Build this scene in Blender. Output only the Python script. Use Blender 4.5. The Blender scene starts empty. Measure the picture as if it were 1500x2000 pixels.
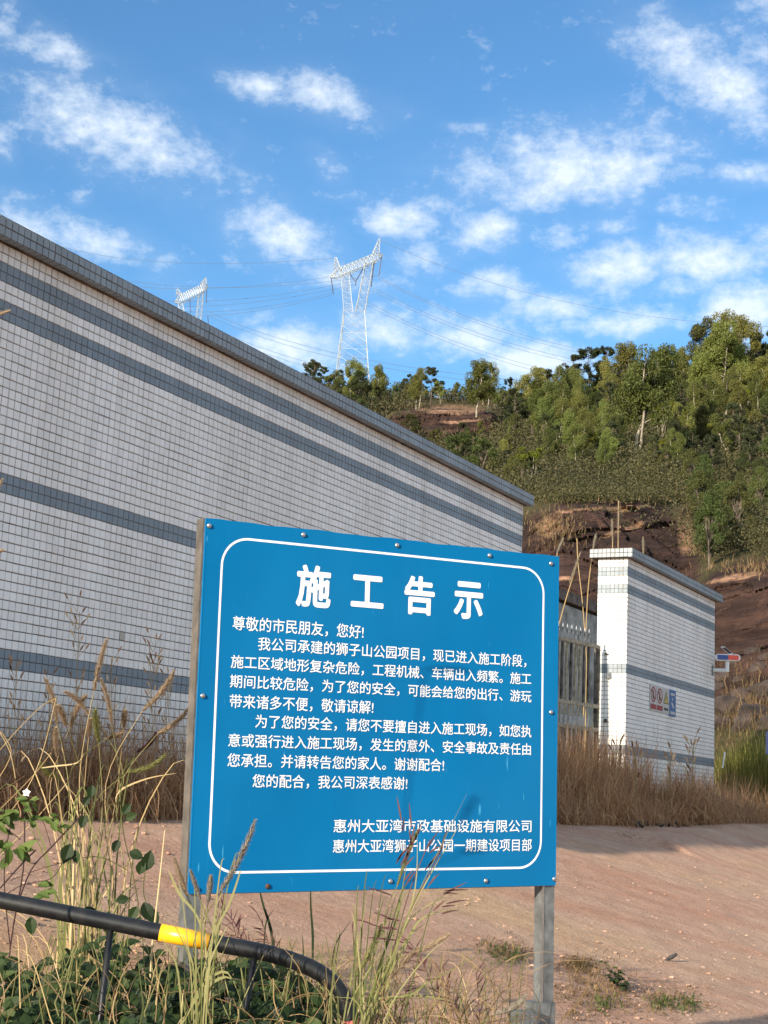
import bpy, math, random
import numpy as np
from mathutils import Vector, Matrix

SC = bpy.context.scene
COL = SC.collection
R = math.radians
random.seed(7)
rng = np.random.default_rng(11)

# ------------------------------------------------------------------ camera
EZ = 1.4                                   # eye height above the low ground at the camera
F, PITCH, ROLL, WYAW = 2934.0, 0.18512, 0.04595, 0.48089
cp, sp, cr, sr = math.cos(PITCH), math.sin(PITCH), math.cos(ROLL), math.sin(ROLL)
cd = bpy.data.cameras.new('camera')
cd.sensor_fit = 'HORIZONTAL'; cd.sensor_width = 36; cd.lens = 36 * F / 1500
cd.clip_start = 0.05; cd.clip_end = 6000
cam = bpy.data.objects.new('camera', cd); COL.objects.link(cam)
cam.matrix_world = Matrix(((cr, -sr, 0, 0), (-sp * sr, -sp * cr, -cp, 0), (cp * sr, cp * cr, -sp, EZ), (0, 0, 0, 1)))
SC.camera = cam

SUN_AZ, SUN_EL = 35.8, 17.5                # sun stands behind the camera, this many degrees to its left
sd = Vector((-math.sin(R(SUN_AZ)) * math.cos(R(SUN_EL)), -math.cos(R(SUN_AZ)) * math.cos(R(SUN_EL)), math.sin(R(SUN_EL))))
sun = bpy.data.lights.new('sun', 'SUN'); sun.energy = 4.7; sun.angle = R(0.5); sun.color = (1.0, 0.87, 0.70)
so = bpy.data.objects.new('sun', sun); COL.objects.link(so)
so.rotation_euler = sd.to_track_quat('Z', 'Y').to_euler(); so.location = (0, -20, 40)
SC.view_settings.view_transform = 'Standard'
SC.view_settings.look = 'None'
SC.view_settings.exposure = 0.97
SC.view_settings.gamma = 1.0
SC.view_settings.use_curve_mapping = False
SC.cycles.max_bounces = 6; SC.cycles.transparent_max_bounces = 8
SC.cycles.diffuse_bounces = 3; SC.cycles.glossy_bounces = 2; SC.cycles.transmission_bounces = 4


def ray(px, py):
    xr = (px - 750) / F; yr = (1000 - py) / F
    xc = xr * cr - yr * sr; yc = xr * sr + yr * cr
    d = Vector((xc, cp - yc * sp, sp + yc * cp))
    return d / d.y


def at(px, py, y):
    d = ray(px, py)
    return Vector((d.x * y, y, d.z * y + EZ))


# ------------------------------------------------------------------ nodes
def new_mat(name):
    m = bpy.data.materials.new(name); m.use_nodes = True
    nt = m.node_tree; nt.nodes.clear()
    return m, nt


def nd(nt, t, **kw):
    n = nt.nodes.new(t)
    for k, v in kw.items():
        if k.startswith('i_'):
            n.inputs[int(k[2:])].default_value = v
        else:
            setattr(n, k, v)
    return n


def lk(nt, a, b, ia=0, ib=0):
    nt.links.new(a.outputs[ia], b.inputs[ib])


def noise(nt, vec, scale, detail=4, rough=0.55, mapping=None):
    n = nd(nt, 'ShaderNodeTexNoise'); n.inputs['Scale'].default_value = scale
    n.inputs['Detail'].default_value = detail; n.inputs['Roughness'].default_value = rough
    if mapping:
        mp = nd(nt, 'ShaderNodeMapping', vector_type=mapping.get('t', 'POINT')); mp.inputs['Scale'].default_value = mapping.get('s', (1, 1, 1))
        mp.inputs['Rotation'].default_value = mapping.get('r', (0, 0, 0))
        nt.links.new(vec, mp.inputs[0]); vec = mp.outputs[0]
    nt.links.new(vec, n.inputs['Vector'])
    return n.outputs[0]


def ramp(nt, fac, stops):
    r = nd(nt, 'ShaderNodeValToRGB'); e = r.color_ramp.elements
    while len(e) < len(stops): e.new(0.5)
    for el, (p, c) in zip(e, stops):
        el.position = p; el.color = (*c, 1) if len(c) == 3 else c
    nt.links.new(fac, r.inputs[0])
    return r.outputs[0]


def mix(nt, fac, a, b, mode='MIX'):
    m = nd(nt, 'ShaderNodeMix', data_type='RGBA', blend_type=mode)
    for sock, v in ((m.inputs[0], fac), (m.inputs[6], a), (m.inputs[7], b)):
        if isinstance(v, bpy.types.NodeSocket): nt.links.new(v, sock)
        elif isinstance(v, (int, float)): sock.default_value = v
        else: sock.default_value = (*v, 1)
    return m.outputs[2]


def mth(nt, op, a, b=None, c=None, clamp=False):
    m = nd(nt, 'ShaderNodeMath', operation=op); m.use_clamp = clamp
    for i, v in enumerate((a, b, c)):
        if v is None: continue
        if isinstance(v, bpy.types.NodeSocket): nt.links.new(v, m.inputs[i])
        else: m.inputs[i].default_value = v
    return m.outputs[0]


def finish(m, nt, color, rough=0.7, metal=0.0, bump=None, bs=0.3, bd=0.01, spec=0.5, transl=None, coat=0.0):
    out = nd(nt, 'ShaderNodeOutputMaterial'); p = nd(nt, 'ShaderNodeBsdfPrincipled')
    if isinstance(color, bpy.types.NodeSocket): nt.links.new(color, p.inputs['Base Color'])
    else: p.inputs['Base Color'].default_value = (*color, 1)
    if isinstance(rough, bpy.types.NodeSocket): nt.links.new(rough, p.inputs['Roughness'])
    else: p.inputs['Roughness'].default_value = rough
    p.inputs['Metallic'].default_value = metal
    p.inputs['Specular IOR Level'].default_value = spec
    p.inputs['Coat Weight'].default_value = coat
    if bump is not None:
        b = nd(nt, 'ShaderNodeBump'); b.inputs['Strength'].default_value = bs; b.inputs['Distance'].default_value = bd
        nt.links.new(bump, b.inputs['Height']); nt.links.new(b.outputs[0], p.inputs['Normal'])
    if transl:
        t = nd(nt, 'ShaderNodeBsdfTranslucent'); mx = nd(nt, 'ShaderNodeMixShader'); mx.inputs[0].default_value = transl
        if isinstance(color, bpy.types.NodeSocket): nt.links.new(color, t.inputs[0])
        else: t.inputs[0].default_value = (*color, 1)
        nt.links.new(p.outputs[0], mx.inputs[1]); nt.links.new(t.outputs[0], mx.inputs[2]); nt.links.new(mx.outputs[0], out.inputs[0])
    else:
        nt.links.new(p.outputs[0], out.inputs[0])
    return m


def simple(name, c, rough=0.6, metal=0.0, var=0.12, scale=20, bs=0.15, bd=0.002, spec=0.5, coat=0.0):
    m, nt = new_mat(name)
    g = nd(nt, 'ShaderNodeNewGeometry').outputs['Position']
    n = noise(nt, g, scale, 5)
    c2 = tuple(max(0, x * (1 - var * 2)) for x in c); c3 = tuple(min(1, x * (1 + var)) for x in c)
    col = ramp(nt, n, [(0.3, c2), (0.7, c3)])
    return finish(m, nt, col, rough, metal, n, bs, bd, spec, coat=coat)


def attr(nt, name):
    a = nd(nt, 'ShaderNodeAttribute'); a.attribute_name = name
    return a.outputs['Fac']


def leaf_mat(name, dark, mid, light, transl=0.3, rough=0.6, inst=True, nscale=None):
    """per-leaf random tint (attribute 'tint'), per-plant shift by object random."""
    m, nt = new_mat(name)
    t = attr(nt, 'tint')
    col = ramp(nt, t, [(0.0, dark), (0.5, mid), (1.0, light)])
    if nscale:
        g = nd(nt, 'ShaderNodeNewGeometry').outputs['Position']
        n = noise(nt, g, nscale, 3)
        col = mix(nt, mth(nt, 'MULTIPLY_ADD', n, 1.6, -0.45, clamp=True), mix(nt, 1.0, col, (0.72, 0.72, 0.72), 'MULTIPLY'), mix(nt, 1.0, col, (1.25, 1.18, 1.0), 'MULTIPLY'))
    if inst:
        oi = nd(nt, 'ShaderNodeObjectInfo')
        h = nd(nt, 'ShaderNodeHueSaturation')
        nt.links.new(mth(nt, 'MULTIPLY_ADD', oi.outputs['Random'], 0.06, 0.455), h.inputs['Hue'])
        r2 = mth(nt, 'FRACT', mth(nt, 'MULTIPLY', oi.outputs['Random'], 17.3))
        nt.links.new(mth(nt, 'MULTIPLY_ADD', r2, 0.95, 0.62), h.inputs['Value'])
        nt.links.new(col, h.inputs['Color']); col = h.outputs[0]
    return finish(m, nt, col, rough, 0, spec=0.25, transl=transl)


# ------------------------------------------------------------------ world: sky and clouds at infinity
world = bpy.data.worlds.new('World'); SC.world = world; world.use_nodes = True
nt = world.node_tree; nt.nodes.clear()
sky = nd(nt, 'ShaderNodeTexSky', sky_type='NISHITA'); sky.sun_disc = False
sky.sun_elevation = R(SUN_EL); sky.sun_rotation = R(180 + SUN_AZ)
sky.altitude = 100; sky.air_density = 1.0; sky.dust_density = 1.0; sky.ozone_density = 3.0
SKY_STRENGTH = 0.13
gen = nd(nt, 'ShaderNodeTexCoord').outputs['Generated']
# cloud banks: direction, half width, half height (radians), tilt, weight
CL = [(235, 262, 175, 62, 20, 1.0), (330, 315, 80, 40, 15, .7), (140, 235, 80, 35, 10, .6), (500, 158, 62, 22, 12, .9), (645, 195, 95, 32, 8, .95), (95, 105, 90, 34, 15, .75),
      (15, 45, 40, 40, 0, .7), (648, 318, 45, 26, 25, .55), (190, 470, 100, 36, 22, .85), (40, 430, 70, 36, 15, .8), (550, 455, 100, 44, 12, .95),
      (1120, 330, 200, 62, -4, 1.1), (1240, 285, 90, 45, -10, .7), (1000, 340, 80, 30, 0, .5), (1395, 150, 150, 48, 38, 1.0), (1290, 90, 70, 32, 20, .7), (1465, 95, 60, 60, 30, .6), (1455, 328, 65, 26, 5, .9),
      (1350, 402, 62, 24, 15, .65), (900, 245, 45, 12, 0, .5), (775, 432, 62, 34, 10, .8), (950, 460, 75, 36, 0, .85), (1090, 465, 58, 28, 5, .8), (865, 395, 55, 28, 0, .5),
      (805, 512, 55, 34, -10, .75), (965, 568, 70, 24, 5, .75), (1210, 520, 95, 40, 5, .85), (1385, 508, 95, 40, 10, .85), (1255, 622, 85, 28, 0, .95), (1085, 602, 85, 24, 0, .7),
      (1455, 600, 75, 48, 0, 1.0), (560, 682, 100, 42, 5, .85), (750, 655, 75, 34, 10, .8), (905, 660, 105, 38, 0, .85), (1045, 712, 95, 42, 0, 1.0), (480, 622, 55, 22, 0, .55),
      (620, 545, 62, 30, 0, .6), (1320, 565, 60, 24, 0, .6), (5, 285, 30, 40, 0, .6), (155, 378, 26, 14, 0, .5), (1490, 480, 50, 50, 0, .6), (480, 370, 22, 10, 0, .4), (700, 560, 90, 26, 0, .5), (1130, 640, 70, 20, 0, .6),
      (1480, 5, 60, 20, 0, .6), (1180, 440, 60, 18, 0, .5), (700, 380, 60, 16, 0, .35), (1330, 300, 80, 18, 5, .4)]
nrm = nd(nt, 'ShaderNodeVectorMath', operation='NORMALIZE'); nt.links.new(gen, nrm.inputs[0])
nz = nd(nt, 'ShaderNodeTexNoise'); nz.inputs['Scale'].default_value = 14; nz.inputs['Detail'].default_value = 5
nt.links.new(nrm.outputs[0], nz.inputs['Vector'])
wv = nd(nt, 'ShaderNodeVectorMath', operation='MULTIPLY_ADD')
nt.links.new(nz.outputs['Color'], wv.inputs[0]); wv.inputs[1].default_value = (.030, .030, .030)
nt.links.new(nrm.outputs[0], wv.inputs[2])
off = nd(nt, 'ShaderNodeVectorMath', operation='SUBTRACT'); nt.links.new(wv.outputs[0], off.inputs[0]); off.inputs[1].default_value = (.015, .015, .015)
dirv = off.outputs[0]
tot = None
for (cx, cy, a, b, an, w) in CL:
    c = ray(cx, cy).normalized(); ex = (ray(cx + 10, cy).normalized() - c).normalized(); ey = (ray(cx, cy + 10).normalized() - c).normalized()
    k = R(an); e1 = (ex * math.cos(k) + ey * math.sin(k)) * (F / a); e2 = (-ex * math.sin(k) + ey * math.cos(k)) * (F / b)
    s = nd(nt, 'ShaderNodeVectorMath', operation='SUBTRACT'); nt.links.new(dirv, s.inputs[0]); s.inputs[1].default_value = c
    d1 = nd(nt, 'ShaderNodeVectorMath', operation='DOT_PRODUCT'); nt.links.new(s.outputs[0], d1.inputs[0]); d1.inputs[1].default_value = e1
    d2 = nd(nt, 'ShaderNodeVectorMath', operation='DOT_PRODUCT'); nt.links.new(s.outputs[0], d2.inputs[0]); d2.inputs[1].default_value = e2
    r2 = mth(nt, 'MULTIPLY_ADD', d2.outputs['Value'], d2.outputs['Value'], mth(nt, 'MULTIPLY', d1.outputs['Value'], d1.outputs['Value']))
    g = mth(nt, 'MULTIPLY', mth(nt, 'EXPONENT', mth(nt, 'MULTIPLY', r2, -.72)), w * (1.32 if cy > 420 else 1.05))
    tot = g if tot is None else mth(nt, 'MAXIMUM', tot, g)
# cloud field round the unseen sky outside the banks, thickened to lift ambient light
far = nd(nt, 'ShaderNodeVectorMath', operation='DOT_PRODUCT'); nt.links.new(nrm.outputs[0], far.inputs[0])
far.inputs[1].default_value = ray(750, 700).normalized()
offm = mth(nt, 'MULTIPLY_ADD', far.outputs['Value'], -8.0, 7.6, clamp=True)
nf = noise(nt, nrm.outputs[0], 5.0, 3, mapping={'s': (1, 1, 2.5)})
gf = mth(nt, 'MULTIPLY', mth(nt, 'MULTIPLY_ADD', nf, 5.0, -1.45, clamp=True), offm)
tot = mth(nt, 'MAXIMUM', tot, gf)
fb = noise(nt, nrm.outputs[0], 22, 12, .60, mapping={'s': (1, 1, 1.7)})
fb2 = noise(nt, nrm.outputs[0], 80, 7, .66, mapping={'s': (1, 1, 1.5)})
d0 = mth(nt, 'ADD', mth(nt, 'MULTIPLY', tot, 1.0), mth(nt, 'ADD', mth(nt, 'MULTIPLY_ADD', fb, 1.9, -.95), mth(nt, 'MULTIPLY_ADD', fb2, 1.5, -.75)))
d1 = mth(nt, 'MULTIPLY_ADD', d0, .92, -.22, clamp=True)
d1 = mth(nt, 'POWER', d1, 1.15)
veil = mth(nt, 'MULTIPLY', mth(nt, 'MULTIPLY_ADD', fb, 1.2, -.35, clamp=True), mth(nt, 'MULTIPLY', tot, .65))
dens = mth(nt, 'MAXIMUM', mth(nt, 'MULTIPLY', d1, .84), veil)
sepz = nd(nt, 'ShaderNodeSeparateXYZ'); nt.links.new(nrm.outputs[0], sepz.inputs[0])
up = mth(nt, 'MULTIPLY_ADD', sepz.outputs[2], 40, .5, clamp=True)
dens = mth(nt, 'MULTIPLY', dens, up)
skyc = mix(nt, 1.0, sky.outputs[0], (0.52, 0.765, 0.875), 'MULTIPLY')
cloudc = (4.0, 4.35, 4.7)
colr = mix(nt, dens, skyc, cloudc)
bg = nd(nt, 'ShaderNodeBackground'); bg.inputs[1].default_value = SKY_STRENGTH
nt.links.new(colr, bg.inputs[0])
wo = nd(nt, 'ShaderNodeOutputWorld'); lk(nt, bg, wo)
world.cycles.sampling_method = 'MANUAL'; world.cycles.sample_map_resolution = 512


# ------------------------------------------------------------------ mesh helpers
class MB:
    def __init__(s): s.v = []; s.f = []; s.t = []

    def add(s, vs, fs, tint=None):
        b = len(s.v); s.v.extend([tuple(p) for p in vs]); s.f.extend([tuple(b + i for i in f) for f in fs])
        s.t.extend([tint if tint is not None else .5] * len(fs))

    def box(s, c, h, rot=None, tint=None):
        c = Vector(c); vs = []
        for x in (-1, 1):
            for y in (-1, 1):
                for z in (-1, 1):
                    p = Vector((x * h[0], y * h[1], z * h[2]))
                    vs.append(c + (rot @ p if rot else p))
        s.add(vs, [(0, 1, 3, 2), (4, 6, 7, 5), (0, 4, 5, 1), (2, 3, 7, 6), (0, 2, 6, 4), (1, 5, 7, 3)], tint)

    def tube(s, pts, rad, n=6, caps=True, tint=None):
        pts = [Vector(p) for p in pts]
        if not hasattr(rad, '__len__'): rad = [rad] * len(pts)
        vs = []; up = Vector((0.13, 0.31, 0.94))
        for i, p in enumerate(pts):
            d = (pts[min(i + 1, len(pts) - 1)] - pts[max(i - 1, 0)])
            if d.length < 1e-9: d = Vector((0, 0, 1))
            d.normalize()
            a = d.cross(up)
            if a.length < .15: a = d.cross(Vector((1, 0, 0)))
            a.normalize(); b = d.cross(a)
            for k in range(n):
                an = 2 * math.pi * k / n
                vs.append(p + (a * math.cos(an) + b * math.sin(an)) * rad[i])
        fs = []
        for i in range(len(pts) - 1):
            for k in range(n):
                fs.append((i * n + k, i * n + (k + 1) % n, (i + 1) * n + (k + 1) % n, (i + 1) * n + k))
        if caps:
            fs.append(tuple(range(n - 1, -1, -1))); fs.append(tuple((len(pts) - 1) * n + k for k in range(n)))
        s.add(vs, fs, tint)

    def ribbon(s, pts, w, side, tint=None, fold=0.0):
        pts = [Vector(p) for p in pts]; vs = []; n = len(pts)
        for i, p in enumerate(pts):
            ww = w[i] if hasattr(w, '__len__') else w * math.sin(math.pi * min(1, .25 + .75 * (1 - i / (n - 1)))) if i < n - 1 else 0.0004
            vs.append(p - side * ww * .5); vs.append(p + side * ww * .5)
        s.add(vs, [(2 * i, 2 * i + 1, 2 * i + 3, 2 * i + 2) for i in range(n - 1)], tint)

    def mesh(s, name, mat, smooth=False):
        me = bpy.data.meshes.new(name); me.from_pydata(s.v, [], s.f); me.update()
        if mat: me.materials.append(mat)
        if any(x != .5 for x in s.t):
            a = me.attributes.new('tint', 'FLOAT', 'FACE'); a.data.foreach_set('value', s.t)
        if smooth: me.polygons.foreach_set('use_smooth', [True] * len(me.polygons))
        return me

    def build(s, name, mat, parent=None, smooth=False):
        return link(name, s.mesh(name, mat, smooth), parent)


def link(name, data, parent=None):
    o = bpy.data.objects.new(name, data); COL.objects.link(o)
    if parent: o.parent = parent
    return o


def np_mesh(name, V, Q, mat, tint=None, smooth=False):
    """V (n,3), Q (m,k) faces of k corners"""
    me = bpy.data.meshes.new(name)
    V = np.asarray(V, np.float32); Q = np.asarray(Q, np.int32); k = Q.shape[1]
    me.vertices.add(len(V)); me.vertices.foreach_set('co', V.ravel())
    me.loops.add(Q.size); me.loops.foreach_set('vertex_index', Q.ravel())
    me.polygons.add(len(Q)); me.polygons.foreach_set('loop_start', np.arange(0, Q.size, k, dtype=np.int32))
    try: me.polygons.foreach_set('loop_total', np.full(len(Q), k, np.int32))
    except Exception: pass
    me.polygons.foreach_set('use_smooth', np.full(len(Q), smooth))
    me.update(calc_edges=True); me.validate()
    if tint is not None:
        a = me.attributes.new('tint', 'FLOAT', 'FACE'); a.data.foreach_set('value', np.asarray(tint, np.float32))
    if mat: me.materials.append(mat)
    return me


def tag(o, label=None, cat=None, group=None, kind=None):
    if label: o['label'] = label
    if cat: o['category'] = cat
    if group: o['group'] = group
    if kind: o['kind'] = kind
    return o


def empty(name, loc=(0, 0, 0), label=None, cat=None, group=None):
    o = bpy.data.objects.new(name, None); COL.objects.link(o); o.location = loc
    o.empty_display_size = .1
    return tag(o, label, cat, group)


def rel(o, parent):
    """parent o (built in world coordinates) under an empty that stands at a place of its own"""
    o.parent = parent; o.matrix_parent_inverse = Matrix.Translation(-Vector(parent.location))
    return o


def hash3(i, j, k):
    h = (i.astype(np.int64) * 374761393 + j.astype(np.int64) * 668265263 + k.astype(np.int64) * 2147483647 + 1013) & 0xffffffff
    h = ((h ^ (h >> 13)) * 1274126177) & 0xffffffff
    h = (h ^ (h >> 16)) & 0xffff
    return h / 65535.0


def vnoise(x, y, z):
    x = np.asarray(x, float); y = np.asarray(y, float) + 0 * x; z = np.asarray(z, float) + 0 * x
    xi, yi, zi = np.floor(x), np.floor(y), np.floor(z)
    fx, fy, fz = x - xi, y - yi, z - zi
    fx, fy, fz = fx * fx * (3 - 2 * fx), fy * fy * (3 - 2 * fy), fz * fz * (3 - 2 * fz)
    r = 0
    for a in (0, 1):
        for b in (0, 1):
            for c in (0, 1):
                w = (fx if a else 1 - fx) * (fy if b else 1 - fy) * (fz if c else 1 - fz)
                r = r + w * hash3(xi + a, yi + b, zi + c)
    return r


def fbm(x, y, z, o=4):
    r = 0; a = .5; s = 1
    for i in range(o):
        r = r + a * (vnoise(x * s + i * 7.3, y * s + i * 3.1, z * s) - .5); a *= .5; s *= 2.03
    return r


# ------------------------------------------------------------------ frames of reference
DW = Vector((math.sin(WYAW), math.cos(WYAW), 0)); NW = Vector((math.cos(WYAW), -math.sin(WYAW), 0))
QW = 5.30                                                                  # wall face: NW . P = -QW


def wp(t, z, o=0.0):
    """point on the wall plane: t along, z over eye level, o metres proud of the face"""
    p = DW * t - NW * (QW - o)
    return Vector((p.x, p.y, z + EZ))


def wpx(px, py, o=0.0):
    """(t, z) where the ray through a photo point meets the wall plane"""
    d = ray(px, py); k = -(QW - o) / (NW.x * d.x + NW.y * d.y)
    return (DW.x * d.x + DW.y * d.y) * k, d.z * k


def ground_z(x, y):
    x = np.asarray(x, float); y = np.asarray(y, float)
    q = -(NW.x * x + NW.y * y)
    u = 4.7 - q
    s = np.where(u < 0, 0, np.where(u < .6, u * u / 1.2, u - .3))
    s = np.where(s > 5.0, 5.0 + (1 - np.exp(-(s - 5.0))), s)
    return EZ - .19 - .29 * s


def gp(px, py):
    """where the ray through a photo point meets the ground"""
    d = ray(px, py); lo, hi = .5, 60.0
    f = lambda k: EZ + d.z * k - float(ground_z(d.x * k, k))
    k = 1.0
    while k < 60 and f(k) > 0: k *= 1.03
    a, b = k / 1.03, k
    for _ in range(20):
        m = (a + b) / 2
        if f(m) > 0: a = m
        else: b = m
    return Vector((d.x * a, a, EZ + d.z * a))


# ------------------------------------------------------------------ materials
def tile_mat(name, base, var, streak):
    m, nt = new_mat(name)
    g = nd(nt, 'ShaderNodeNewGeometry').outputs['Position']
    t = attr(nt, 'tint')
    col = mix(nt, t, tuple(c * (1 - var) for c in base), tuple(min(1, c * (1 + var * .6)) for c in base))
    n = noise(nt, g, 1.7, 5, mapping={'s': (1, 1, .35)})
    col = mix(nt, mth(nt, 'MULTIPLY_ADD', n, 2.2, -.95, clamp=True), col, mix(nt, 1.0, col, streak, 'MULTIPLY'))
    sz = nd(nt, 'ShaderNodeSeparateXYZ'); nt.links.new(g, sz.inputs[0])
    up_ = mth(nt, 'MULTIPLY_ADD', sz.outputs[2], .55, -1.30, clamp=True)
    rs_ = noise(nt, g, 5.0, 4, .6, mapping={'s': (1.6, 1.6, .05)})
    col = mix(nt, mth(nt, 'MULTIPLY', mth(nt, 'MULTIPLY_ADD', rs_, 4.0, -1.9, clamp=True), mth(nt, 'MULTIPLY_ADD', up_, .75, .2)), col, mix(nt, 1.0, col, (.78, .76, .73), 'MULTIPLY'))
    col = mix(nt, mth(nt, 'LESS_THAN', t, -.5), col, mix(nt, 1.0, col, (.62, .58, .52), 'MULTIPLY'))
    n2 = noise(nt, g, 90, 3)
    col = mix(nt, mth(nt, 'MULTIPLY_ADD', n2, .5, -.1, clamp=True), col, mix(nt, 1.0, col, (.9, .9, .9), 'MULTIPLY'))
    ro = mth(nt, 'MULTIPLY_ADD', n, .3, .30)
    return finish(m, nt, col, ro, 0, n2, .12, .002, .4)


M = {}
M['tile_white'] = tile_mat('white_tile', (.81, .81, .785), .08, (.84, .83, .80))
M['tile_grey'] = tile_mat('grey_blue_tile', (.19, .235, .275), .08, (.93, .92, .9))
M['tile_coping'] = tile_mat('coping_tile', (.24, .285, .315), .12, (.82, .82, .82))
M['grout'] = simple('grout', (.18, .16, .14), .9, var=.25, scale=14)
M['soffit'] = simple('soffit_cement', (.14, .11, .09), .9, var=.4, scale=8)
M['concrete'] = simple('old_concrete', (.34, .34, .31), .9, var=.35, scale=3.5, bs=.4, bd=.01)
M['galv'] = simple('galvanised_steel', (.20, .215, .22), .48, .5, var=.22, scale=28)
M['edge'] = simple('side_shade_brown', (.13, .115, .10), .7, .2, var=.2)  # brown-grey with shade put into the colour, for the left side of the frame
M['steel'] = simple('bolt_steel', (.5, .5, .5), .3, .9, var=.15, scale=200)
M['rust'] = simple('rusty_bolt', (.10, .05, .035), .85, .2, var=.3, scale=300)
M['blackpaint'] = simple('black_pipe_paint', (.012, .014, .018), .42, 0, var=.3, scale=60, bs=.2, spec=.45)
_m, _nt = new_mat('scuffed_black_pipe'); _g = nd(_nt, 'ShaderNodeNewGeometry').outputs['Position']
_n = noise(_nt, _g, 26, 7, .7); _n2 = noise(_nt, _g, 160, 4, .7)
_c = ramp(_nt, _n, [(.45, (.004, .005, .007)), (.64, (.009, .010, .011)), (.76, (.04, .036, .030))]); _c = mix(_nt, mth(_nt, 'MULTIPLY_ADD', _n2, 6, -3.9, clamp=True), _c, (.05, .046, .042))
M['blackpaint'] = finish(_m, _nt, _c, mth(_nt, 'MULTIPLY_ADD', _n, .5, .2), 0, _n, .2, .002, .45)
M['yellow'] = simple('yellow_band', (.88, .42, .012), .32, 0, var=.08, scale=60, bs=.15, spec=.6)
M['pink'] = simple('faded_red_band', (.55, .13, .10), .6, 0, var=.1, scale=60)
M['white'] = simple('white_paint', (.78, .79, .78), .35, 0, var=.05, scale=40)
M['gatedark'] = simple('gate_weathered_bar', (.10, .092, .075), .75, .2, var=.5, scale=13)
M['gatecream'] = simple('gate_cream_paint', (.32, .29, .21), .7, 0, var=.3, scale=30)
M['gatelight'] = simple('gate_pale_slat', (.33, .34, .33), .6, .1, var=.2, scale=40)
M['boardback'] = simple('sign_back', (.45, .47, .48), .5, .4, var=.1)


def board_mat():
    m, nt = new_mat('blue_sign_print')
    o = nd(nt, 'ShaderNodeTexCoord').outputs['Object']
    n = noise(nt, o, 3.0, 5)
    col = ramp(nt, n, [(.25, (.0001, .130, .325)), (.75, (.0003, .153, .36))])
    st = noise(nt, o, 10, 6, .7, mapping={'s': (3.2, 1, .28)})
    col = mix(nt, mth(nt, 'MULTIPLY_ADD', st, 5.0, -3.0, clamp=True), col, (.003, .175, .40))
    du = noise(nt, o, 1.6, 4, .6)
    col = mix(nt, mth(nt, 'MULTIPLY_ADD', du, 1.2, -.45, clamp=True), col, (.012, .155, .34))
    sc = noise(nt, o, 60, 2, .5, mapping={'s': (1, 1, .16), 'r': (0, .25, 0)})
    col = mix(nt, mth(nt, 'MULTIPLY_ADD', sc, 12, -8.6, clamp=True), col, (.06, .34, .58))
    f = noise(nt, o, 400, 2)
    col = mix(nt, mth(nt, 'MULTIPLY', f, .16), col, (.02, .10, .30))
    wvy = noise(nt, o, 2.0, 2)
    h = mth(nt, 'ADD', mth(nt, 'MULTIPLY', wvy, 1.0), mth(nt, 'MULTIPLY', f, .01))
    return finish(m, nt, col, mth(nt, 'MULTIPLY_ADD', st, .3, .38), 0, h, .45, .03, .06)


M['board'] = board_mat()
M['print'] = simple('white_print', (.80, .82, .85), .45, 0, var=.03, scale=30)


def dirt_mat():
    m, nt = new_mat('dirt_ground')
    g = nd(nt, 'ShaderNodeNewGeometry').outputs['Position']
    big = noise(nt, g, .8, 4, mapping={'t': 'TEXTURE', 'r': (0, 0, .45), 's': (2.0, .8, 1)})
    col = ramp(nt, big, [(.30, (.66, .41, .295)), (.5, (.69, .48, .355)), (.68, (.72, .50, .31))])
    rut = noise(nt, g, 1.2, 5, .6, mapping={'t': 'TEXTURE', 'r': (0, 0, .45), 's': (3.4, .36, 1)})
    col = mix(nt, mth(nt, 'MULTIPLY_ADD', rut, 4, -1.85, clamp=True), col, mix(nt, 1.0, col, (.95, .83, .77), 'MULTIPLY'))
    mid = noise(nt, g, 7, 8, .72)
    col = mix(nt, mth(nt, 'MULTIPLY_ADD', mid, 2.5, -1.0, clamp=True), mix(nt, 1.0, col, (.80, .78, .78), 'MULTIPLY'), mix(nt, 1.0, col, (1.10, 1.10, 1.10), 'MULTIPLY'))
    v = nd(nt, 'ShaderNodeTexVoronoi'); v.inputs['Scale'].default_value = 30; nt.links.new(g, v.inputs['Vector'])
    peb = mth(nt, 'MULTIPLY_ADD', v.outputs['Distance'], -6, 1.25, clamp=True)
    sel = mth(nt, 'GREATER_THAN', noise(nt, v.outputs['Position'], 13, 0), .57)
    pf = mth(nt, 'MULTIPLY', peb, sel)
    col = mix(nt, mth(nt, 'MULTIPLY', pf, .45), col, (.58, .43, .33))
    fine = noise(nt, g, 90, 5, .75)
    col = mix(nt, mth(nt, 'MULTIPLY_ADD', fine, 3.0, -1.2, clamp=True), mix(nt, 1.0, col, (.68, .65, .63), 'MULTIPLY'), mix(nt, 1.0, col, (1.08, 1.08, 1.08), 'MULTIPLY'))
    clod = noise(nt, g, 22, 6, .72)
    col = mix(nt, mth(nt, 'MULTIPLY_ADD', clod, 6.0, -3.45, clamp=True), col, mix(nt, 1.0, col, (.60, .55, .52), 'MULTIPLY'))
    h = mth(nt, 'ADD', mth(nt, 'MULTIPLY', mid, .6), mth(nt, 'ADD', mth(nt, 'MULTIPLY', pf, .45), mth(nt, 'ADD', mth(nt, 'MULTIPLY', fine, .30), mth(nt, 'MULTIPLY', clod, .6))))
    return finish(m, nt, col, .95, 0, h, .9, .035, .15)


M['dirt'] = dirt_mat()
M['stone'] = simple('loose_stone', (.46, .31, .23), .9, 0, var=.25, scale=30, bs=.3)


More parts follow.
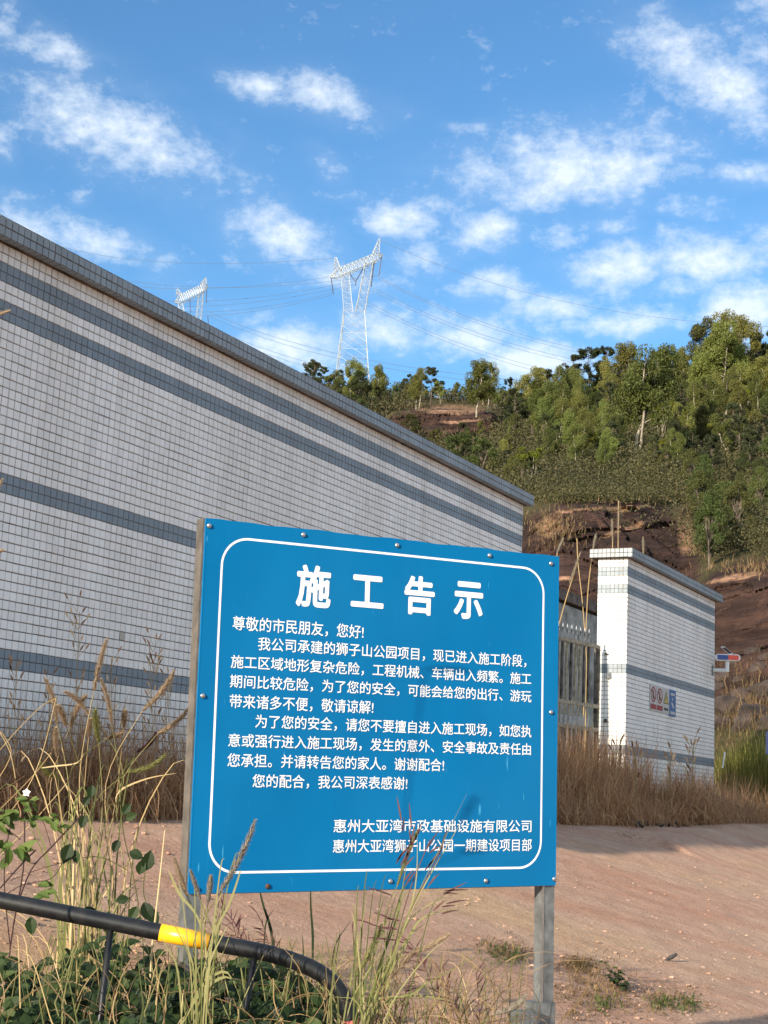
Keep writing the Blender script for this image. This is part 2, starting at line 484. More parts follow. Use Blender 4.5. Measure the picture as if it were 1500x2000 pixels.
def hill_mat():
    m, nt = new_mat('hill_soil_and_rock')
    g = nd(nt, 'ShaderNodeNewGeometry').outputs['Position']
    rk = attr(nt, 'rock'); og = attr(nt, 'ledge')
    lay = noise(nt, g, .5, 6, .65, mapping={'r': (0, .42, 0), 's': (.35, .35, 3.4)})
    n1 = noise(nt, g, 1.6, 6, .7)
    rock = ramp(nt, lay, [(.3, (.018, .011, .009)), (.46, (.036, .021, .017)), (.58, (.064, .036, .028)), (.75, (.030, .019, .016))])
    stain = noise(nt, g, .9, 5, .6, mapping={'s': (1.5, 1.5, .3)})
    rock = mix(nt, mth(nt, 'MULTIPLY_ADD', stain, 5, -2.9, clamp=True), rock, (.10, .055, .038))
    dry = ramp(nt, n1, [(.3, (.11, .065, .04)), (.6, (.19, .12, .065)), (.8, (.10, .08, .04))])
    orange = ramp(nt, n1, [(.3, (.26, .13, .085)), (.7, (.48, .28, .19))])
    soil = ramp(nt, n1, [(.3, (.035, .036, .014)), (.55, (.07, .058, .026)), (.8, (.12, .08, .045))])
    fl = mth(nt, 'MULTIPLY_ADD', n1, 3.0, -1.5)
    c = mix(nt, mth(nt, 'MULTIPLY_ADD', rk, 3.0, mth(nt, 'ADD', fl, -1.3), clamp=True), soil, rock)
    c = mix(nt, mth(nt, 'MULTIPLY_ADD', og, 2.2, mth(nt, 'ADD', fl, -.9), clamp=True), c, mix(nt, mth(nt, 'MULTIPLY_ADD', lay, 6, -2.8, clamp=True), dry, orange))
    h = mth(nt, 'ADD', lay, mth(nt, 'MULTIPLY', n1, .5))
    return finish(m, nt, c, .95, 0, h, .9, .5, .12)


M['hill'] = hill_mat()
M['boulder'] = simple('boulder_rock', (.048, .033, .027), .95, 0, var=.45, scale=2.2, bs=.8, bd=.08)
M['bark_pale'] = simple('pale_bark', (.27, .235, .18), .9, 0, var=.25, scale=3)
M['bark_dark'] = simple('dark_bark', (.13, .10, .075), .95, 0, var=.3, scale=3)
M['leaf_euc'] = leaf_mat('light_tree_leaves', (.060, .080, .018), (.118, .145, .034), (.21, .22, .062), .38)
M['leaf_pine'] = leaf_mat('dark_pine_needles', (.015, .024, .010), (.030, .042, .016), (.060, .070, .028), .15)
M['leaf_mid'] = leaf_mat('mid_green_leaves', (.028, .042, .012), (.058, .078, .020), (.11, .125, .036), .28)
M['leaf_yel'] = leaf_mat('yellow_green_leaves', (.09, .11, .012), (.17, .19, .02), (.26, .26, .035), .4)
M['leaf_shrub'] = leaf_mat('hill_shrub_leaves', (.030, .034, .014), (.068, .070, .028), (.125, .105, .048), .2, inst=False, nscale=.12)
M['drygrass'] = leaf_mat('dry_grass_blades', (.24, .12, .065), (.52, .31, .175), (.78, .59, .38), .4, inst=False, nscale=1.2)
M['scrub'] = leaf_mat('dull_brown_scrub', (.075, .05, .025), (.19, .13, .065), (.36, .26, .14), .2, inst=False, nscale=1.2)
M['reed'] = leaf_mat('yellow_green_reed_blades', (.09, .11, .02), (.20, .20, .045), (.38, .33, .12), .35, inst=False, nscale=1.2)
M['straw'] = leaf_mat('straw_stems', (.30, .20, .09), (.42, .31, .15), (.55, .43, .24), .15, inst=False)
M['greenblade'] = leaf_mat('green_grass_blades', (.065, .080, .022), (.16, .175, .055), (.36, .33, .15), .35, inst=False)
M['plume'] = leaf_mat('brown_plume_bristles', (.30, .21, .13), (.47, .36, .24), (.63, .52, .38), .45, inst=False)
M['plumegreen'] = leaf_mat('green_plume_bristles', (.16, .17, .05), (.28, .28, .10), (.42, .41, .20), .4, inst=False)
M['plumegrey'] = leaf_mat('grey_plume_bristles', (.20, .17, .13), (.34, .30, .24), (.50, .46, .38), .4, inst=False)
M['purple'] = leaf_mat('purple_stems', (.035, .014, .016), (.07, .028, .03), (.12, .05, .045), .1, inst=False)
M['weed'] = leaf_mat('weed_leaves', (.010, .022, .008), (.022, .044, .012), (.060, .088, .024), .3, inst=False)
M['fresh'] = leaf_mat('fresh_leaves', (.04, .075, .014), (.08, .125, .025), (.15, .20, .05), .35, inst=False)
M['petal'] = simple('white_petal', (.85, .85, .82), .6)
M['pylon'] = simple('pylon_galvanised_steel', (.46, .48, .47), .5, .1, var=.1, scale=.6)
M['insul'] = simple('dark_insulator', (.06, .04, .05), .5)
M['wire'] = simple('power_line_cable', (.10, .12, .15), .6)
M['navy'] = simple('navy_panel', (.02, .03, .10), .4)
M['redlens'] = simple('red_lens', (.85, .07, .025), .25, coat=.4)
M['bluelens'] = simple('blue_lens', (.015, .05, .30), .25, coat=.4)
M['solar'] = simple('solar_cells', (.015, .02, .035), .2)
M['placard'] = simple('placard_white', (.48, .48, .45), .5, var=.08)
M['placred'] = simple('placard_red', (.28, .02, .02), .5)
M['placblue'] = simple('placard_blue', (.03, .11, .30), .5)
M['placyel'] = simple('placard_yellow', (.50, .40, .08), .5)
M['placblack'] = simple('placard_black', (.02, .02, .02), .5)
M['debris'] = simple('dark_debris', (.06, .055, .05), .9, var=.3)

# ------------------------------------------------------------------ ground
def axis(lo, hi, step, ext, g=1.35):
    a = list(np.arange(lo, hi + 1e-6, step)); s = step
    while a[-1] < ext: s *= g; a.append(a[-1] + s)
    s = step
    while a[0] > -ext: s *= g; a.insert(0, a[0] - s)
    return np.array(a)


gx = axis(-4.5, 8.5, .055, 1500); gy = axis(1.5, 22, .055, 1500)
X, Y = np.meshgrid(gx, gy)
Z = ground_z(X, Y)
near = (np.abs(X) < 30) & (Y > -5) & (Y < 40)
qq = -(NW.x * X + NW.y * Y); tt = DW.x * X + DW.y * Y
Z = Z + np.where(near, .03 * fbm(X * .9, Y * .9, 0, 3) + .022 * fbm(X * 7, Y * 7, 2, 4) + .012 * fbm((X * .9 + Y * .435) * .5, (Y * .9 - X * .435) * 4, 5, 4), 0)
Z = Z + np.where(near, .05 * np.exp(-((qq - 4.15 - .3 * np.sin(tt * .4)) / .25) ** 2) * (tt > 13), 0)
n0, n1 = len(gy), len(gx)
idx = np.arange(n0 * n1).reshape(n0, n1)
Q = np.stack([idx[:-1, :-1].ravel(), idx[:-1, 1:].ravel(), idx[1:, 1:].ravel(), idx[1:, :-1].ravel()], 1)
g_o = link('ground', np_mesh('ground', np.stack([X.ravel(), Y.ravel(), Z.ravel()], 1), Q, M['dirt'], smooth=True)); g_o['kind'] = 'structure'

# ------------------------------------------------------------------ hill: slopes and rock faces
# for each bearing (given as a photo x), the slope's height angle (photo y) and distance, from its foot to beyond the crest
prof = {
    -1800: [(1490, 30), (1400, 60), (1200, 110), (1000, 170), (860, 230)],
    0: [(1560, 30), (1400, 60), (1150, 110), (950, 160), (830, 215)],
    600: [(1570, 30), (1350, 60), (1100, 100), (900, 150), (770, 205)],
    770: [(1580, 30), (1330, 55), (1080, 90), (900, 130), (855, 150), (800, 158), (772, 205)],
    960: [(1580, 30), (1330, 50), (1120, 75), (930, 110), (855, 148), (800, 157), (782, 205)],
    1030: [(1585, 30), (1360, 45), (1180, 52), (1000, 70), (880, 115), (790, 205)],
    1100: [(1590, 30), (1380, 44), (1190, 50), (990, 64), (880, 115), (775, 205)],
    1250: [(1590, 28), (1400, 42), (1190, 50), (985, 66), (880, 115), (765, 205)],
    1330: [(1590, 28), (1420, 40), (1200, 48), (1000, 68), (900, 110), (740, 205)],
    1400: [(1590, 27), (1440, 36), (1330, 41), (1135, 46), (1050, 62), (930, 100), (712, 190)],
    1500: [(1590, 26), (1440, 34), (1330, 39), (1120, 44), (1040, 60), (930, 95), (705, 185)],
    1700: [(1590, 26), (1440, 34), (1330, 39), (1110, 44), (1040, 60), (930, 95), (720, 185)],
    3400: [(1640, 28), (1500, 45), (1400, 60), (1250, 90), (1100, 130), (900, 190)]}
keys = sorted(prof)


def prof_at(px):
    px = min(max(px, keys[0]), keys[-1])
    for a, b in zip(keys[:-1], keys[1:]):
        if a <= px <= b:
            k = (px - a) / (b - a); T = np.linspace(0, 1, 60); r = []
            for kk in (a, b):
                P = np.array(prof[kk], float); s = (P[0, 0] - P[:, 0]) / (P[0, 0] - P[-1, 0])
                r.append((np.interp(T, s, P[:, 0]), np.interp(T, s, P[:, 1])))
            return T, r[0][0] * (1 - k) + r[1][0] * k, r[0][1] * (1 - k) + r[1][1] * k


def rock_mask(px, py):
    """(bare rock 0..1, orange/dry ledge 0..1) by where on the slope"""
    e = lambda cx, cy, a, b, an=0: ((((px - cx) * math.cos(an) + (py - cy) * math.sin(an)) / a) ** 2 + ((-(px - cx) * math.sin(an) + (py - cy) * math.cos(an)) / b) ** 2)
    r = np.maximum.reduce([1.5 - e(1185, 1110, 172, 142), 1.5 - e(1090, 1150, 120, 150), 1.5 - e(870, 830, 112, 36), 1.5 - e(1470, 1250, 135, 152), 1.3 - e(1180, 1300, 200, 110)])
    o = np.maximum.reduce([1.2 - e(1180, 996, 130, 6, -.08), .9 - e(1070, 1030, 42, 30), 1.2 - e(1220, 1030, 60, 7, -.35), 1.2 - e(880, 800, 80, 9), .9 - e(1340, 1040, 25, 70), 1.1 - e(1430, 1128, 70, 7, -.2), .9 - e(1100, 1125, 30, 8), 1.0 - e(900, 822, 60, 7)])
    return np.clip(r * 1.5, 0, 1), np.clip(o, 0, 1)


cols = np.concatenate([np.arange(-1800, 560, 60), np.arange(560, 1560, 3.2), np.arange(1560, 3400, 60)])
NR = 330
V = []; RK = []; LG = []
for px in cols:
    T, py, ds = prof_at(px)
    t = np.linspace(0, 1, NR)
    yy = np.interp(t, T, py); dd = np.interp(t, T, ds)
    dirs = np.array([ray(px, y) for y in yy])
    P = dirs * dd[:, None]; P[:, 2] += EZ
    rk, lg = rock_mask(px, yy)
    # beds of the rock: dipping layers that step in and out, and cracks
    bed = P[:, 2] * 1.0 - P[:, 0] * .35
    st = np.floor(bed * .45 + 1.2 * fbm(P[:, 0] * .15, P[:, 1] * .15, P[:, 2] * .1, 3)); amp = (hash3(st, st * 0, st * 0) - .5) * 2.4
    al = P[:, 0] * .8 + P[:, 1] * .2; w1 = 1.5 * fbm(P[:, 0] * .3, P[:, 1] * .3, P[:, 2] * .3, 3); w2 = 1.2 * fbm(P[:, 0] * .25 + 9, P[:, 1] * .25, P[:, 2] * .3, 3)
    c1 = hash3(np.floor(al * .28 + w1), np.floor(bed * .55 + w2), al * 0); c2 = hash3(np.floor(al * .75 + w2), np.floor(bed * 1.5 + w1), al * 0 + 5)
    fr = (bed * .55 + w2) % 1
    disp = rk * ((c1 - .5) * .7 + (c2 - .5) * .45 - .6 * (fr - .5) + .7 * fbm(P[:, 0] * 1.3, P[:, 1] * 1.3, P[:, 2] * 1.8, 3) + amp * .3 + 1.3 * fbm(P[:, 0] * .22, P[:, 1] * .22, bed * .8, 5)) + (1 - rk) * 3.0 * fbm(P[:, 0] * .08, P[:, 1] * .08, P[:, 2] * .08, 4)
    fade = np.clip(t * 12, 0, 1)
    hd = dirs[:, :2] / np.linalg.norm(dirs[:, :2], axis=1)[:, None]
    P[:, :2] += hd * (disp * fade)[:, None]
    V.append(P); RK.append(rk); LG.append(lg)
    # beyond the crest the high ground goes on just under the line of sight
    y0 = yy[-1]; ext = []
    for (dy, d) in ((14, 240), (30, 330), (34, 450), (30, 700), (60, 1000), (160, 1300)):
        dv = ray(px, y0 + dy) * d; ext.append((dv.x, dv.y, dv.z + EZ))
    V.append(np.array(ext)); RK.append(np.zeros(6)); LG.append(np.zeros(6))
nr = NR + 6
V = np.concatenate(V); RK = np.concatenate(RK); LG = np.concatenate(LG)
idx = np.arange(len(cols) * nr).reshape(len(cols), nr)
Q = np.stack([idx[:-1, :-1].ravel(), idx[1:, :-1].ravel(), idx[1:, 1:].ravel(), idx[:-1, 1:].ravel()], 1)
hm = np_mesh('hill', V, Q, M['hill'], smooth=False)
a = hm.attributes.new('rock', 'FLOAT', 'POINT'); a.data.foreach_set('value', RK.astype(np.float32))
a = hm.attributes.new('ledge', 'FLOAT', 'POINT'); a.data.foreach_set('value', LG.astype(np.float32))
hill = link('hill', hm); hill['kind'] = 'structure'


def hp(px, py):
    """point on the undisplaced slope"""
    T, yy, ds = prof_at(px)
    o = np.argsort(yy); d = float(np.interp(py, yy[o], ds[o]))
    v = ray(px, py) * d
    return Vector((v.x, v.y, v.z + EZ)), d


# loose boulders at the foot of the right rock face
def boulder_mesh(seed):
    r = np.random.default_rng(seed); mb = MB(); n, m_ = 9, 14; vs = []
    for i in range(n + 1):
        th = math.pi * i / n
        for k in range(m_):
            ph = 2 * math.pi * k / m_
            d = np.array([math.sin(th) * math.cos(ph), math.sin(th) * math.sin(ph), math.cos(th)])
            s = 1 + 1.1 * float(fbm(np.array([d[0] * 1.6 + seed * 5]), np.array([d[1] * 1.6]), np.array([d[2] * 1.6]), 3)[0])
            q = np.sign(d) * np.abs(d) ** .8
            vs.append(Vector(q * s))
    fs = [(i * m_ + k, (i + 1) * m_ + k, (i + 1) * m_ + (k + 1) % m_, i * m_ + (k + 1) % m_) for i in range(n) for k in range(m_)]
    mb.add(vs, fs); return mb.mesh('boulder', M['boulder'])


bm3 = [boulder_mesh(s) for s in (1, 2, 3, 4)]
for i, (px, py, s) in enumerate([(1425, 1385, 34), (1402, 1352, 26), (1448, 1362, 24), (1470, 1400, 36), (1412, 1325, 18), (1440, 1335, 17), (1490, 1350, 30), (1455, 1420, 28), (1405, 1415, 24), (1478, 1310, 20), (1430, 1300, 14), (1495, 1285, 18), (1465, 1275, 13), (1500, 1425, 30)]):
    p, d = hp(px, py); k = s / F * d
    o = link('boulder', bm3[i % 4]); o.location = p + Vector((0, -.3, -.1 * k))
    o.scale = (k * random.uniform(.9, 1.25), k, k * random.uniform(.6, .85)); o.rotation_euler = (random.uniform(-.3, .3), random.uniform(-.4, .4), random.uniform(0, 6))
    lab = {0: 'large dark boulder above the green reeds right of the tiled gate wall', 3: 'large brown boulder at the right edge above the reeds'}.get(i, 'dark brown boulder tumbled at the foot of the rock face beside the tiled gate wall')
    tag(o, lab, 'boulder', 'boulders at the foot of the right rock face')

# ------------------------------------------------------------------ tiled walls
TS = .05
ZTOP = 2.745                                                               # underside of the coping over eye level


def row_kind(r):
    """r counts rows down from the coping: two white, two grey, two white, two grey, then one grey pair every 18"""
    if r in (2, 3) or r in (6, 7): return 1
    return 1 if r >= 24 and (r - 24) % 18 in (0, 1) else 0


def tile_box(h, d):
    """unit tile facing +Y' (out), with small chamfer; 9 faces"""
    return [(-h, 0, -h), (h, 0, -h), (h, 0, h), (-h, 0, h), (-h * .95, d, -h * .95), (h * .95, d, -h * .95), (h * .95, d, h * .95), (-h * .95, d, h * .95)]


TF = np.array([(4, 5, 6, 7), (0, 1, 5, 4), (1, 2, 6, 5), (2, 3, 7, 6), (3, 0, 4, 7)])


def tiles_np(C, A, B, N, hw, hh, dep):
    """C centres (n,3) on the bed, A across, B up, N out; hw,hh half sizes (n,), dep (n,) -> verts, quads"""
    n = len(C); A, B, N = (np.array(x, float)[None] for x in (A, B, N))
    c = .94
    out = []
    for (su, sv, o, k) in ((-1, -1, 0, 1), (1, -1, 0, 1), (1, 1, 0, 1), (-1, 1, 0, 1), (-1, -1, 1, c), (1, -1, 1, c), (1, 1, 1, c), (-1, 1, 1, c)):
        tl = 0
        if o: tl = (su * tiltu + sv * tiltv)
        out.append(C + A * (su * k * hw)[:, None] + B * (sv * k * hh)[:, None] + N * ((dep + tl) * o)[:, None])
    V = np.stack(out, 1).reshape(-1, 3)
    Q = (TF[None] + (np.arange(n) * 8)[:, None, None]).reshape(-1, 4)
    return V, Q


def layout(t0, t1, z0, z1, o):
    """tile grid on the wall face: returns t, z, row"""
    nc = int(round((t1 - t0) / TS)); nrw = int(math.ceil((z1 - z0) / TS))
    c, r = np.meshgrid(np.arange(nc), np.arange(nrw))
    return c.ravel(), r.ravel()


def tile_field(name, parent, org, A, B, N, c, r, mats, skip=None, kindf=row_kind, label_stuff=True):
    """build all tiles (c across, r down from org) as stuff, split by material; returns the fields"""
    global tiltu, tiltv
    n = len(c); rr = np.random.default_rng(5)
    # sheets of 6x6 tiles set a little apart, each a hair off level
    sh = hash3(c // 6, r // 6, c * 0); sv = hash3(c // 6, r // 6, c * 0 + 3)
    off = (sh - .5) * .0030; offv = (sv - .5) * .0012 - ((r % 6) - 2.5) * .0001
    hw = np.full(n, .0227) + rr.uniform(-.0006, .0005, n) + (sh - .5) * .0006
    hh = np.full(n, .0226) + rr.uniform(-.0005, .0005, n)
    kk = np.array([kindf(int(x)) for x in r]) == 1
    hw = np.where(kk, hw + .0010, hw); hh = np.where(kk, hh + .0008, hh)
    dep = .0045 + rr.uniform(-.0006, .0006, n) + (sv - .5) * .0012
    kind = np.array([kindf(int(x)) for x in r])
    tu = rr.normal(0, .0005, n); tv = rr.normal(0, .0005, n)
    tint = np.clip(rr.normal(.5, .22, n) + (sh - .5) * .4, 0, 1); tint[rr.random(n) < .0002] = -1
    C = np.array(org)[None] + np.array(A)[None] * ((c + .5) * TS + off)[:, None] - np.array(B)[None] * ((r + .5) * TS - offv)[:, None]
    objs = []
    for kd in (0, 1):
        s = (kind == kd) & (~skip if skip is not None else True)
        if not s.any(): continue
        tiltu, tiltv = tu[s], tv[s]
        V, Q = tiles_np(C[s], A, B, N, hw[s], hh[s], dep[s])
        o = link(name[kd], np_mesh(name[kd], V, Q, mats[kd], np.repeat(tint[s], 5)), parent); o['kind'] = 'stuff'; objs.append(o)
    return C, hw, hh, dep, kind


def slab(name, t0, t1, z0, z1, o0, o1, mat, parent):
    """block on the wall's axes, from o0 to o1 proud of the face"""
    mb = MB(); vs = [wp(t, z, o) for t in (t0, t1) for o in (o0, o1) for z in (z0, z1)]
    mb.add(vs, [(0, 1, 3, 2), (4, 6, 7, 5), (0, 4, 5, 1), (2, 3, 7, 6), (0, 2, 6, 4), (1, 5, 7, 3)])
    return mb.build(name, mat, parent)


UP = Vector((0, 0, 1))
tile_meshes = {}


def one_tile(mat, key):
    if key not in tile_meshes:
        ms = []
        for v in range(5):
            global tiltu, tiltv
            r = np.random.default_rng(v + 40); tiltu = r.normal(0, .0005, 1); tiltv = r.normal(0, .0005, 1)
            V, Q = tiles_np(np.zeros((1, 3)), DW, UP, NW, np.array([.0227 + r.uniform(-.0006, .0005)]), np.array([.0226 + r.uniform(-.0004, .0005)]), np.array([.0045 + r.uniform(-.0008, .0008)]))
            ms.append(np_mesh('tile', V, Q, mat, np.full(5, np.clip(r.normal(.5, .3), 0, 1))))
        tile_meshes[key] = ms
    return random.choice(tile_meshes[key])


def wall_run(parent, t0, t1, zb, T, pick=None, cpick=0):
    """core, face tiles, coping with its own tiles; the tiled ends included where asked"""
    slab('core', t0 + .003, t1 - .003, zb, ZTOP, -T + .004, -.004 + .001, M['grout'], parent)
    c, r = layout(t0, t1, zb, ZTOP, 0)
    skip = pick(c, r) if pick else np.zeros(len(c), bool)
    C, hw, hh, dep, kind = tile_field(('white_tile_field', 'grey_tile_band'), parent, wp(t0, ZTOP, -.003), DW, UP, NW, c, r, (M['tile_white'], M['tile_grey']), skip)
    for i in np.nonzero(skip)[0]:
        o = link('tile', one_tile(M['tile_grey'] if kind[i] else M['tile_white'], int(kind[i])), parent); o.location = C[i]
    # coping
    OH = .08; zc0, zc1 = ZTOP, ZTOP + .1
    cpn = slab('coping', t0 - OH + .003, t1 + OH - .003, zc0 + .002, zc1 + .004, -T - OH + .003, OH - .003, M['soffit'], parent)
    n = int(round((t1 - t0 + 2 * OH) / TS)); c, r = np.meshgrid(np.arange(n), np.arange(2)); c, r = c.ravel(), r.ravel()
    first = int(round((5.45 - (t0 - OH)) / TS)) if cpick else 0
    sk = (c >= first) & (c < first + cpick)
    C2, *_ = tile_field(('coping_tiles', 'coping_tiles'), cpn, wp(t0 - OH, zc1, OH - .003), DW, UP, NW, c, r, (M['tile_coping'], M['tile_coping']), sk, kindf=lambda k: 0)
    for i in np.nonzero(sk)[0]:
        o = link('tile', one_tile(M['tile_coping'], 'c'), cpn); o.location = C2[i]
    # underside tiles of the overhang
    c, r = np.meshgrid(np.arange(n), np.arange(1))
    tile_field(('soffit_tiles', 'soffit_tiles'), cpn, wp(t0 - OH, zc0 + .003, OH - .003), DW, NW, -UP, c.ravel(), r.ravel(), (M['tile_coping'],) * 2, None, kindf=lambda k: 0)
    return cpn


GZ = -.45                                                                   # wall foot, under the ground
wall = empty('boundary_wall', (0, 0, 0), 'long boundary wall faced with small white tiles and grey-blue tile stripes, behind the blue sign', 'wall')
# the individually built tiles: the ones that show largest, near the left edge of the photo
T0 = 1.0


def pick_big(c, r):
    t = T0 + (c + .5) * TS
    return (t > 5.72) & (t < 6.97) & (r >= 8) & (r < 20)


cop = wall_run(wall, T0, 13.0, GZ, .35, pick_big, 40)

gwall = empty('gate_wall', (0, 0, 0), 'short freestanding white-tiled wall beside the gate with a sunlit end face and grey stripes', 'wall')
G0, G1 = 16.17, 19.94
cop2 = wall_run(gwall, G0, G1, GZ, .35)
# sunlit end face of the gate wall: seven tiles wide, and the end of its coping
NE = -DW; AE = NW
c, r = np.meshgrid(np.arange(7), np.arange(int((ZTOP - GZ) / TS) + 1))
tile_field(('end_white_tiles', 'end_grey_tiles'), gwall, wp(G0 + .003, ZTOP, -.35), AE, UP, NE, c.ravel(), r.ravel(), (M['tile_white'], M['tile_grey']))
c, r = np.meshgrid(np.arange(10), np.arange(2))
tile_field(('coping_end_tiles', 'coping_end_tiles'), cop2, wp(G0 - .08 + .003, ZTOP + .1, -.35 - .08 + .005), AE, UP, NE, c.ravel(), r.ravel(), (M['tile_coping'],) * 2, kindf=lambda k: 0)

# ------------------------------------------------------------------ gate
GO = -.27
gate = empty('metal_gate', wp(14.6, -.2, GO), 'weathered cream metal bar gate with spear tips beside the sunlit tiled wall end', 'gate')


def gbar(name, t, z0, z1, w, mat, o=0.0, slant=0.0, d=None):
    mb = MB(); d = d or w
    vs = [gw(tt + (slant if z == z1 else 0), z, GO + o + oo) for tt in (t - w / 2, t + w / 2) for oo in (-d / 2, d / 2) for z in (z0, z1)]
    mb.add(vs, [(0, 1, 3, 2), (4, 6, 7, 5), (0, 4, 5, 1), (2, 3, 7, 6), (0, 2, 6, 4), (1, 5, 7, 3)])
    return rel(mb.build(name, mat), gate)


GR = math.tan(R(7.5))


def gw(t, z, o): return wp(t, z, o - (16.12 - t) * GR)


def gtz(px, py): return wpx(px, py, GO)


tS = gtz(1168.5, 1300)[0]                                                   # closing stile
zt = gtz(1150, 1258)[1]; zm = gtz(1150, 1377)[1]; zl = gtz(1150, 1423)[1]; zsp = gtz(1150, 1231)[1]
zst = gtz(1168.5, 1262)[1]
g_l = 13.05
gbar('stile', tS, -.28, zst, .045, M['gatedark'], d=.05)
gbar('stile', g_l + .02, -.28, zst, .045, M['gatedark'], d=.05)
gbar('stile', (tS + g_l) / 2 - .5, -.28, zst, .05, M['gatedark'], d=.05)
for z, m in ((zt, M['gatecream']), (zm, M['gatecream']), (zl, M['gatecream']), (-.12, M['gatedark'])):
    mb = MB(); vs = [gw(t, zz, GO + oo) for t in (g_l + .044, tS - .024) for oo in (.012, .04) for zz in (z - .02, z + .02)]
    mb.add(vs, [(0, 1, 3, 2), (4, 6, 7, 5), (0, 4, 5, 1), (2, 3, 7, 6), (0, 2, 6, 4), (1, 5, 7, 3)]); rel(mb.build('rail', m), gate)
ta, tb = gtz(1093.8, 1225)[0], gtz(1157.3, 1235)[0]; spc = (tb - ta) / 10
k = 0; t = tb + 0 * spc
bars = []
while t > g_l + .08: bars.append(t); t -= spc
cream = [False, False, True, True, False, True, False, False, True, False]
for i, t in enumerate(bars):
    gbar('bar', t, zm + .02, zt - .02, .026, M['gatecream'] if cream[i % 10] else M['gatedark'], 0, d=.02)
    b = gbar('bar', t, zt + .02, zsp - .06, .016, M['gatelight'], .004)
    mb = MB(); c0 = gw(t, zsp, GO + .004)
    mb.box(c0 - Vector((0, 0, .055)), (.013, .013, .012), tint=.5)
    mb.tube([c0 - Vector((0, 0, .043)), c0 - Vector((0, 0, .02)), c0 + Vector((0, 0, .03))], [.009, .014, .001], 6)
    rel(mb.build('spear_tip', M['galv']), gate)
    if i % 1 == 0:
        gbar('lattice_slat', t, zm - .13, zm - .02, .012, M['gatecream'], 0, slant=-.035, d=.012)
        gbar('louvre_slat', t + .01, zl + .025, zm - .135, .05, M['gatelight'], .0, slant=.015, d=.006)
    gbar('bar', t, -.10, zl - .02, .022, M['gatedark'], 0, d=.018)
    if i < 24: gbar('bar', t + spc / 2, zm + .02, zt - .02, .020, M['gatedark'], -.02, d=.014)
slab_g = MB()
for (px, py) in ((1178, 1313), ):
    t_, z_ = gtz(px, py)
mb = MB(); pz = gtz(1172, 1318)[1]; mb.box(wp(G0 - .012, pz, -.20), (.02, .03, .035)); rel(mb.build('latch', M['galv']), gate)
mb = MB(); pz = gtz(1172, 1407)[1]; mb.box(wp(G0 - .012, pz, -.23), (.015, .03, .02)); rel(mb.build('hinge', M['gatedark']), gate)
for pz in (gtz(1175, 1276)[1], gtz(1170, 1472)[1]):
    mb = MB(); mb.box(wp(G0 - .012, pz, -.235), (.015, .035, .006)); rel(mb.build('hinge', M['gatedark']), gate)
# dark sheet behind the lower gate bars and concrete retaining wall behind the gate
rw = empty('retaining_wall', wp(24, -.2, -3.2), 'grey concrete retaining wall behind the metal gate, dark groove under its top', 'wall')
zr = wpx(1128, 1190, -3.2)[1]
mb = MB(); vs = [wp(t, z, o) for t in (15.5, 29.5) for o in (-3.6, -3.2) for z in (-.4, zr)]
mb.add(vs, [(0, 1, 3, 2), (4, 6, 7, 5), (0, 4, 5, 1), (2, 3, 7, 6), (0, 2, 6, 4), (1, 5, 7, 3)]); rel(mb.build('wall_face', M['concrete']), rw)
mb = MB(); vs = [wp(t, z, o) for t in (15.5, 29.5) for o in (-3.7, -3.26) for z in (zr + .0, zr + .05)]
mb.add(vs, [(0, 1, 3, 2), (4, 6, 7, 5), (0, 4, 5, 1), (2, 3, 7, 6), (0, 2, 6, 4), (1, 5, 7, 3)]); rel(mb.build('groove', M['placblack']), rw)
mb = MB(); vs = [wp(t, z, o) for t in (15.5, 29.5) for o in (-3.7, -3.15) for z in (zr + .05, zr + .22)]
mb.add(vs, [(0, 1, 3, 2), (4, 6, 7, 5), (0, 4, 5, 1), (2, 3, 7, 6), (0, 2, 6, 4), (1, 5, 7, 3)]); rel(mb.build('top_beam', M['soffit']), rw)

# ------------------------------------------------------------------ safety placards on the gate wall
def on_wall(mb, pts, o):
    vs = [wp(t, z, o) for t, z in pts]; mb.add(vs, [tuple(range(len(vs)))])


def ring(t, z, rt, rz, n=20): return [(t + rt * math.cos(2 * math.pi * k / n), z + rz * math.sin(2 * math.pi * k / n)) for k in range(n)]


